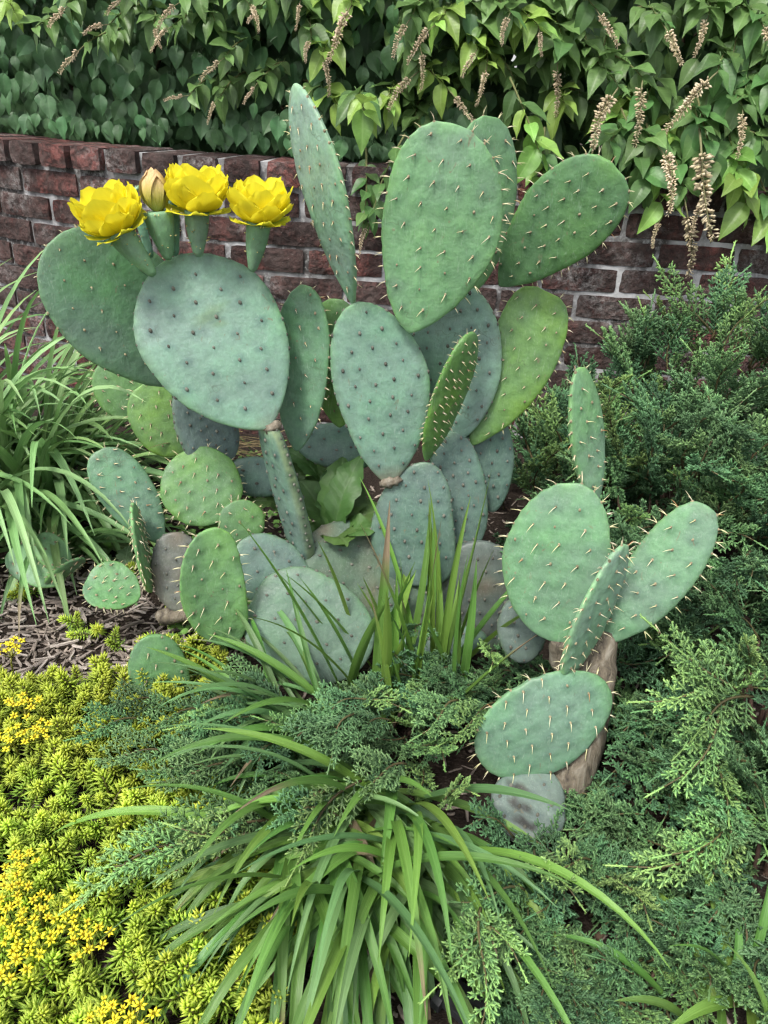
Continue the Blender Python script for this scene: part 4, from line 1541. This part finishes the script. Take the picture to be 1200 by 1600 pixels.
def clump(label, root, n, rad, Ls, W, az, el, droop, cols, brown=0.1, zc=0.0, seed=0, group=None):
    rs = random.Random(seed)
    c = thing('strap_leaf_clump', (root[0], root[1], zc), label, 'plant', group)
    for k in range(n):
        a = math.radians(rs.uniform(*az))
        e = math.radians(rs.uniform(*el))
        rr = rad * math.sqrt(rs.random())
        b = rs.uniform(0, 2 * PI)
        d = Vector((math.cos(a) * math.cos(e), math.sin(a) * math.cos(e), math.sin(e)))
        br = rs.uniform(0.12, 0.4) if rs.random() < brown else 0.0
        me = blade_mesh(d, rs.uniform(*Ls), W * rs.uniform(0.75, 1.2), rs.uniform(*droop), cols[rs.randrange(len(cols))], rs.randrange(10 ** 6), br, rs.uniform(-.6, .6))
        put('blade', me, M_BLADE, c, Matrix.Translation((rr * math.cos(b) + d.x * 0.015, rr * math.sin(b) + d.y * 0.015, rs.uniform(-0.01, 0.02))))
    return c


DEAD = (0.24, 0.19, 0.115)
r1 = PX(570, 1300, z=0.06)
clump('broad clump of glossy arching strap leaves with some browned tips spilling forward', (r1.x, r1.y), 300, 0.11, (0.14, 0.37), 0.0142, (185, 330), (5, 64), (1.0, 2.6), [BL, BL, BLB, BLY, BL, BLB, BL, BLY, BLB] * 5 + [DEAD], 0.07, 0.04, 3)
r2 = PX(630, 1075, z=0.02)
clump('upright tuft of narrow strap leaves in front of the cactus trunk', (r2.x, r2.y), 46, 0.11, (0.20, 0.42), 0.0158, (0, 360), (60, 88), (0.15, 0.8), [BL, BLY, BLY], 0.03, 0.0, 5)
r2b = PX(480, 1150, z=0.03)
clump('flat pale strap leaves fanning out over the low juniper branches', (r2b.x, r2b.y), 50, 0.06, (0.16, 0.27), 0.0125, (110, 250), (15, 55), (0.6, 1.6), [BLB, (0.12, 0.24, 0.085), BL], 0.05, 0.06, 6)
clump('tall clump of arching pale green strap leaves at the foot of the wall', (-0.96, 1.66), 280, 0.20, (0.40, 0.74), 0.0220, (-95, 70), (35, 82), (1.4, 2.8), [(0.21, 0.37, 0.13), (0.26, 0.43, 0.18), (0.16, 0.30, 0.10)], 0.02, 0.0, 8)
clump('small strap leaved clump bending over the tiny flat pads', (-0.76, 1.48), 40, 0.07, (0.25, 0.42), 0.016, (200, 380), (25, 75), (1.2, 2.4), [(0.13, 0.27, 0.085), BLB], 0.03, 0.0, 9)
r5 = PX(1150, 1560, z=0.08)
clump('few short strap leaves poking through the juniper with drooping sprays', (r5.x, r5.y), 16, 0.06, (0.12, 0.19), 0.014, (60, 300), (20, 70), (1.0, 2.2), [BL, BLY], 0.1, 0.05, 11)


# ------------------------------------------------------------------ stonecrop ground cover
M_SED = veg('stonecrop leaf', 0.45, 0.45, 0.4, 0.015, 0.16, 12, 0.3)


def sprig_geo(seed, L=0.044, n=58):
    rs = random.Random(seed)
    g = Geo()
    P = [np.array((0.004 * math.sin(seed + k), 0.004 * math.cos(seed * 2 + k), L * k / 4)) for k in range(5)]
    tv, tf = tube(P, [.0016] * 5, 4)
    g.add(tv, tf, (0.16, 0.16, 0.04))
    for k in range(n):
        s = (k / n) ** 0.8
        i = min(3, int(s * 4))
        p = P[i] + (P[i + 1] - P[i]) * (s * 4 - i)
        a = k * 2.399 + rs.uniform(-.2, .2)
        el = -0.1 + 1.25 * s ** 2.0
        d = np.array((math.cos(a) * math.cos(el), math.sin(a) * math.cos(el), math.sin(el)))
        ln = 0.0210 * (1.05 - 0.45 * s) * rs.uniform(0.85, 1.15)
        sv_, sf = spindle(p, d, ln, 0.00160, 4, 0.5)
        c0 = np.array((0.31, 0.50, 0.080))
        c1 = np.array((0.66, 0.80, 0.11))
        g.add(sv_, sf, (c0 + (c1 - c0) * s ** 1.2) * rs.uniform(0.9, 1.1))
    return g.arr()


def star_cluster(seed, n=9, R=0.026):
    rs = random.Random(seed)
    g = Geo()
    g.add(*tube([(0, 0, -0.05), (0.002, 0, -0.02), (0, 0, 0)], [0.0016, 0.0015, 0.0012], 4), (0.30, 0.30, 0.06))
    for k in range(n):
        a, r = k * 2.399, R * math.sqrt(k / n)
        c = np.array((r * math.cos(a), r * math.sin(a), 0.012 - 6 * r * r + rs.uniform(-.003, .003)))
        g.add(*tube([(0, 0, -0.012), tuple(c)], [0.0009, 0.0007], 3), (0.34, 0.36, 0.06))
        t0 = rs.random() * 6
        tilt = np.array((rs.gauss(0, .3), rs.gauss(0, .3), 0))
        for q in range(6):
            b = t0 + q * PI / 3
            d = np.array((math.cos(b), math.sin(b), 0.25)) + tilt * math.cos(b)
            sv_, sf = spindle(c, d, 0.0088 * rs.uniform(.85, 1.1), 0.0018, 4, 0.5)
            g.add(sv_, sf, (0.93, 0.84, 0.05))
        for q in range(5):
            sv_, sf = spindle(c, (rs.gauss(0, .5), rs.gauss(0, .5), 1), 0.005, 0.0006, 3, 0.8)
            g.add(sv_, sf, (0.80, 0.62, 0.05))
    return g.arr()


sed = thing('stonecrop_mat', (-0.33, 0.8, 0), 'lime yellow stonecrop carpet with needle leaved rosettes and yellow star flowers', 'ground cover')
seo = Vector(sed.location)
sprigs = [sprig_geo(300 + k) for k in range(7)]
sprig_m = [to_mesh('sprig', a) for a in sprigs]


def in_poly(px, py, poly):
    c = False
    j = len(poly) - 1
    for i in range(len(poly)):
        (xi, yi), (xj, yj) = poly[i], poly[j]
        if (yi > py) != (yj > py) and px < (xj - xi) * (py - yi) / (yj - yi) + xi:
            c = not c
        j = i
    return c


def to_px(p):
    d = Vector(p) - CAM
    z = d.dot(Fv)
    return (600 + FPX * d.dot(Rv) / z, 800 - FPX * d.dot(Uv) / z)


# outline of the carpet on the ground, metres, from its edge on the photograph
edge_px = [(-260, 1075), (0, 1062), (60, 1078), (130, 1080), (165, 1062), (215, 1045), (262, 985), (330, 985), (350, 1080), (395, 1230), (430, 1400), (440, 1640), (440, 1900), (-600, 1900)]
edge_w = [tuple(PX(a, b, z=0.02))[:2] for a, b in edge_px]
pts = []
tries = 0
while len(pts) < 900 and tries < 60000:
    tries += 1
    x, y = rnd.uniform(-0.95, 0.02), rnd.uniform(0.42, 1.14)
    if not in_poly(x, y, edge_w):
        continue
    if any((x - a) ** 2 + (y - b) ** 2 < 0.0165 ** 2 for a, b in pts[-400:]):
        continue
    pts.append((x, y))
pts.sort(key=lambda p: (abs(to_px((p[0], p[1], 0.04))[0] - 170) > 240, to_px((p[0], p[1], 0.04))[1] > 1620, p[1]))
rest = []
for k, (x, y) in enumerate(pts):
    z = ground_h(x, y) + 0.018 + 0.018 * (mnoise.noise(Vector((x * 9, y * 9, 2))) + 0.3)
    t = Vector((rnd.gauss(0, .38), rnd.gauss(-0.25, .38), 1))
    m = TRS(Vector((x, y, z)) - seo, frame(rot_about(t.orthogonal(), t, rnd.uniform(0, 6.28)), t), rnd.uniform(0.75, 1.25))
    if k < 300:
        put('sprig', sprig_m[rnd.randrange(7)], M_SED, sed, m)
    else:
        rest.append((sprigs[rnd.randrange(7)], m, rnd.uniform(0.8, 1.1)))
put('sprig_mass', joined('sprig_mass', rest), M_SED, sed, kind='stuff')
M_STAR = veg('stonecrop flower', 0.5, 0.2, 0.3, 0.008, 0.08, 50, 0.1)
stars = [to_mesh('flower_cluster', star_cluster(k)) for k in range(4)]
for (px, py) in [(18, 1018), (38, 1108), (62, 1150), (15, 1160), (25, 1390), (62, 1425), (15, 1445), (112, 1440), (48, 1480), (10, 1520), (140, 1475),
                 (165, 1594), (205, 1600), (-30, 1420), (-40, 1120), (35, 1352)]:
    p = PX(px, py, z=0.075)
    put('flower_cluster', stars[rnd.randrange(4)], M_STAR, sed, TRS(p - seo, frame((math.cos(px), math.sin(px), 0), (rnd.gauss(0, .2), rnd.gauss(-.15, .2), 1)), rnd.uniform(0.75, 1.1)))
# stray sprigs on the mulch
for (px, py) in [(25, 935), (45, 930), (115, 985), (140, 992), (185, 890), (200, 905), (265, 975), (290, 970), (310, 985), (255, 1000), (180, 1010), (330, 960)]:
    p = PX(px, py, z=0.012)
    for q in range(2):
        t = Vector((rnd.gauss(0, .7), rnd.gauss(0, .5), 0.8))
        put('sprig', sprig_m[rnd.randrange(7)], M_SED, sed, TRS(p - seo + Vector((0.012 * q, 0.01 * q, -0.005)), frame(t.orthogonal(), t), rnd.uniform(0.7, 1.0)))


# ------------------------------------------------------------------ mulch
def mat_chip():
    t = NT('weathered bark chip')
    ob = t.coord('Object')
    r = t.rand()
    n = t.noise(t.mapping(ob, (14, 2, 14)), 18, 4, 0.65)
    a = t.mix(r, (0.14, 0.115, 0.10), (0.44, 0.385, 0.345))
    c = t.mix(0.7, a, t.ramp(n, [(0.3, 0.15), (0.7, 0.85)]), 'OVERLAY')
    return t.fin(c, 0.9, t.bump(n, 0.7, 0.002), 0.15)


M_CHIP = mat_chip()


def chip_geo(seed):
    rs = random.Random(seed)
    L, W, T = rs.uniform(0.018, 0.048), rs.uniform(0.0035, 0.010), rs.uniform(0.0015, 0.004)
    V = []
    N = 5
    bend = rs.uniform(-.15, .25)
    for j in range(N):
        v = j / (N - 1)
        w = W * (0.45 + 0.55 * math.sin(PI * (0.12 + 0.76 * v))) * rs.uniform(.75, 1.15)
        y = (v - 0.5) * L
        sx_ = rs.gauss(0, W * 0.12)
        z = bend * L * (v - 0.5) ** 2
        V += [(-w / 2 + sx_, y, z), (w / 2 + sx_, y, z), (w / 2 * .8 + sx_, y, z + T), (-w / 2 * .8 + sx_, y, z + T)]
    F = []
    for j in range(N - 1):
        for k in range(4):
            F.append((j * 4 + k, j * 4 + (k + 1) % 4, (j + 1) * 4 + (k + 1) % 4, (j + 1) * 4 + k))
    F += [(3, 2, 1, 0), tuple(range((N - 1) * 4, N * 4))]
    return Geo().add(V, F, np.array((0.24, 0.20, 0.17)) * rs.uniform(0.6, 1.3)).arr()


chips = [chip_geo(400 + k) for k in range(14)]
chip_m = [to_mesh('bark_chip', a, False) for a in chips]
mulch_poly = [tuple(PX(a, b, z=0.0))[:2] for a, b in [(-90, 870), (60, 880), (150, 850), (240, 880), (320, 960), (300, 1010), (215, 1050), (120, 1090), (-100, 1090)]]
n = 0
while n < 300:
    x, y = rnd.uniform(-0.95, -0.2), rnd.uniform(0.95, 1.45)
    if not in_poly(x, y, mulch_poly):
        continue
    t = Vector((rnd.gauss(0, .22), rnd.gauss(0, .22), 1))
    az = rnd.gauss(0.6, 0.9)
    z = ground_h(x, y) + 0.002 + 0.010 * rnd.random() ** 1.5
    put('bark_chip', chip_m[rnd.randrange(14)], M_CHIP, ground, TRS((x, y, z), frame(rot_about(Vector((1, 0, 0)), t, az), t), rnd.uniform(0.7, 1.25)))
    n += 1
rest = []
for k in range(3200):
    x, y = rnd.uniform(-1.1, 0.9), rnd.uniform(0.5, 1.95)
    if k % 3 == 0:
        x, y = rnd.uniform(-.85, -.25), rnd.uniform(1.0, 1.4)
    t = Vector((rnd.gauss(0, .25), rnd.gauss(0, .25), 1))
    rest.append((chips[rnd.randrange(14)], TRS((x, y, ground_h(x, y) + 0.001), frame(rot_about(Vector((1, 0, 0)), t, rnd.uniform(0, 6.28)), t), rnd.uniform(0.45, 1.0)), rnd.uniform(.5, 1.2)))


def mat_chip2():
    t = NT('small bark chips')
    n = t.noise(t.pos(), 120, 4, 0.65)
    c = t.mix(0.6, t.attr('Col'), t.ramp(n, [(0.3, 0.2), (0.7, 0.8)]), 'OVERLAY')
    return t.fin(c, 0.9, t.bump(n, 0.6, 0.002), 0.15)


put('bark_crumbs', joined('bark_crumbs', rest), mat_chip2(), ground, kind='stuff')


# ------------------------------------------------------------------ weeds, straw
M_WEED = leafmat('weed leaf', 0.5, 0.25, 8, 1.4, 0.015, 0.2, 0.002)


def weed_leaf(seed, L, W, lobes, col):
    rs = random.Random(seed)
    V, U, C, F = [], [], [], []
    N, H = 16, 3
    for j in range(N + 1):
        v = j / N
        w = W * 0.5 * (math.sin(PI * min(1, (v * 0.97 + 0.02)) ** 1.5) ** 0.7 + 0.06)
        w *= 1 + lobes * math.sin(v * 34 + seed) * 0.5
        y = L * (v - 0.12 * v * v)
        z = L * (0.42 * v - 0.62 * v * v)
        for i in range(-H, H + 1):
            u = i / H
            V.append((u * w, y + rs.gauss(0, .0007), z + 0.25 * abs(u) * w + 0.006 * math.sin(v * 15 + u * 3 + seed) * abs(u)))
            U.append((u * 0.5, v))
            C.append(np.array(col) * rs.uniform(.93, 1.07))
    n = 2 * H + 1
    for j in range(N):
        for i in range(n - 1):
            a = j * n + i
            F.append((a, a + 1, a + n + 1, a + n))
    return to_mesh('leaf', Geo().add(V, F, C, U))


def weed(label, root, D, leaves, col, lobes=0.25):
    p = PX(root[0], root[1], y=D) if D else PX(root[0], root[1], z=0.005)
    w = thing('broadleaf_weed', p, label, 'weed')
    for k, (az, el, L, W) in enumerate(leaves):
        a, e = math.radians(az), math.radians(el)
        d = Vector((math.cos(a) * math.cos(e), math.sin(a) * math.cos(e), math.sin(e)))
        put('leaf', weed_leaf(k + len(label), L, W, lobes, col), M_WEED, w, TRS((0, 0, 0), frame(d, Vector((-d.x * 0.5, -0.4 - d.y * .5, 1))), 1))
    return w


WG = (0.060, 0.130, 0.030)
weed('broad toothed dandelion leaves between the narrow stem pad and the trunk', (520, 850), 1.30,
     [(100, 70, 0.17, 0.06), (60, 55, 0.15, 0.07), (140, 55, 0.16, 0.065), (20, 40, 0.15, 0.06), (-30, 45, 0.12, 0.06), (-70, 40, 0.11, 0.06), (80, 75, 0.19, 0.065), (210, 35, 0.10, 0.05), (45, 75, 0.2, 0.06)], WG)
weed('small round leaved weed between two spiny green pads', (345, 850), 1.30, [(120, 60, 0.09, 0.06), (40, 50, 0.08, 0.05), (80, 70, 0.10, 0.055), (-40, 40, 0.06, 0.04)], (0.070, 0.155, 0.030), 0.05)
weed('grey green lobed weed flat on the mulch beside the strap leaves', (128, 868), None,
     [(10, 18, 0.12, 0.045), (50, 22, 0.10, 0.04), (-20, 12, 0.09, 0.04), (150, 20, 0.08, 0.04), (100, 30, 0.09, 0.04), (200, 15, 0.07, .04)], (0.14, 0.22, 0.085), 0.4)
weed('pale lobed weed behind the edge-on spiny pad', (196, 905), None, [(100, 45, 0.09, 0.035), (60, 40, 0.08, 0.03), (140, 35, 0.07, 0.03)], (0.13, 0.20, 0.10), 0.4)

weed('dark jagged dandelion leaves just behind the narrow stem pad', (455, 800), 1.36, [(90, 60, 0.13, 0.05), (30, 45, 0.12, 0.05), (150, 50, 0.12, 0.05), (-30, 35, 0.09, 0.05), (200, 30, 0.10, 0.05)], (0.050, 0.110, 0.028), 0.3)
weed('toothed weed leaf poking out between the grey oval pad and the flowered pad', (505, 760), 1.40, [(10, 48, 0.13, 0.05), (100, 60, 0.12, 0.05), (160, 45, 0.12, 0.05), (60, 70, 0.12, .05)], (0.060, 0.130, 0.030), 0.2)
# straw behind the flowered pad
straw = thing('dry_straw', PX(400, 715, y=1.50), 'loose tan dry grass blades lying behind the flowered cactus pad', 'straw')
for k in range(46):
    a = rnd.gauss(0.0, 0.55) + (PI if k % 2 else 0)
    me = blade_mesh(Vector((math.cos(a), math.sin(a) * 0.5, 0.18)), rnd.uniform(.08, .2), 0.0035, 0.5, (0.34, 0.26, 0.12), k, 0, 0.3)
    me.name = 'dry_blade'
    put('dry_blade', me, M_BLADE, straw, Matrix.Translation((rnd.uniform(-.16, .10), rnd.uniform(-.05, .08), rnd.uniform(-0.02, 0.05))))

# thin grasses in the gaps on the left
tuft = thing('grass_tuft', PX(330, 880, z=0.0), 'fine green weedy seedlings filling gaps around the small spiny pads', 'grass')
M_SEEDL = veg('seedling', 0.5, 0.25, 0.4, 0.02, 0.2)
sl = [leaf_geo(500 + k, 1, 0.6, 0, 0.2, 0.3, 0.02, 0.2, (0.11, 0.22, 0.05), 4, 1) for k in range(3)]
rest = []
for k in range(2600):
    px, py = rnd.uniform(150, 560), rnd.uniform(650, 1020)
    p = PX(px, py, z=0.0)
    if p.y > 2.1 or (px < 270 and py > 880):
        continue
    m = TRS(p - Vector(tuft.location) + Vector((rnd.gauss(0, .01), rnd.gauss(0, .01), rnd.uniform(0.004, 0.045))), frame((rnd.gauss(0, 1), rnd.gauss(0, 1), .3), (0, -.2, 1)), rnd.uniform(.010, .022))
    rest.append((sl[rnd.randrange(3)], m, rnd.uniform(.7, 1.3)))
put('seedling_leaves', joined('seedling_leaves', rest), M_SEEDL, tuft, kind='stuff')

# a half buried pad at the very front, and black plastic edging under the juniper
lone = thing('prickly_pear', PX(600, 1600, z=0.0), 'single grey green prickly pear pad half buried under the strap leaves', 'cactus')
pad(lone, (570, 1660), 0.52, (612, 1490), 0.60, 90, 20, (0.5, 0.46), 0.018, OLD2, None, 0.03, seed=61)


def mat_black():
    t = NT('black plastic')
    n = t.noise(t.pos(), 80, 3)
    return t.fin(t.mix(n, (0.010, 0.011, 0.013), (0.028, 0.029, 0.032)), 0.5, t.bump(n, 0.3, 0.002), 0.4)


gp = PX(830, 1570, z=0.02)
grate = thing('plastic_grate', gp, 'black plastic slotted grate lying under the low juniper mat', 'grate')
M_BLACK = mat_black()


def bar(name, lx, ly, lz, m):
    V = [(x * lx / 2 * k, y * ly / 2 * k, z) for z, k in ((0, 1.0), (lz * 0.8, 1.0), (lz, 0.92)) for x, y in ((-1, -1), (1, -1), (1, 1), (-1, 1))]
    F = [(3, 2, 1, 0), (8, 9, 10, 11)] + [(r * 4 + q, r * 4 + (q + 1) % 4, r * 4 + 4 + (q + 1) % 4, r * 4 + 4 + q) for r in (0, 1) for q in range(4)]
    put(name, to_mesh(name, Geo().add(V, F, (0.02, 0.02, 0.02)), False), M_BLACK, grate, m)


RZ = Matrix.Rotation(math.radians(-40), 4, 'Z')
for k in range(7):
    bar('slat', 0.16, 0.011, 0.012, RZ @ Matrix.Translation((0, (k - 3) * 0.024, 0.004)))
for k in (-1, 1):
    bar('rail', 0.012, 0.17, 0.016, RZ @ Matrix.Translation((k * 0.08, 0, 0.002)))
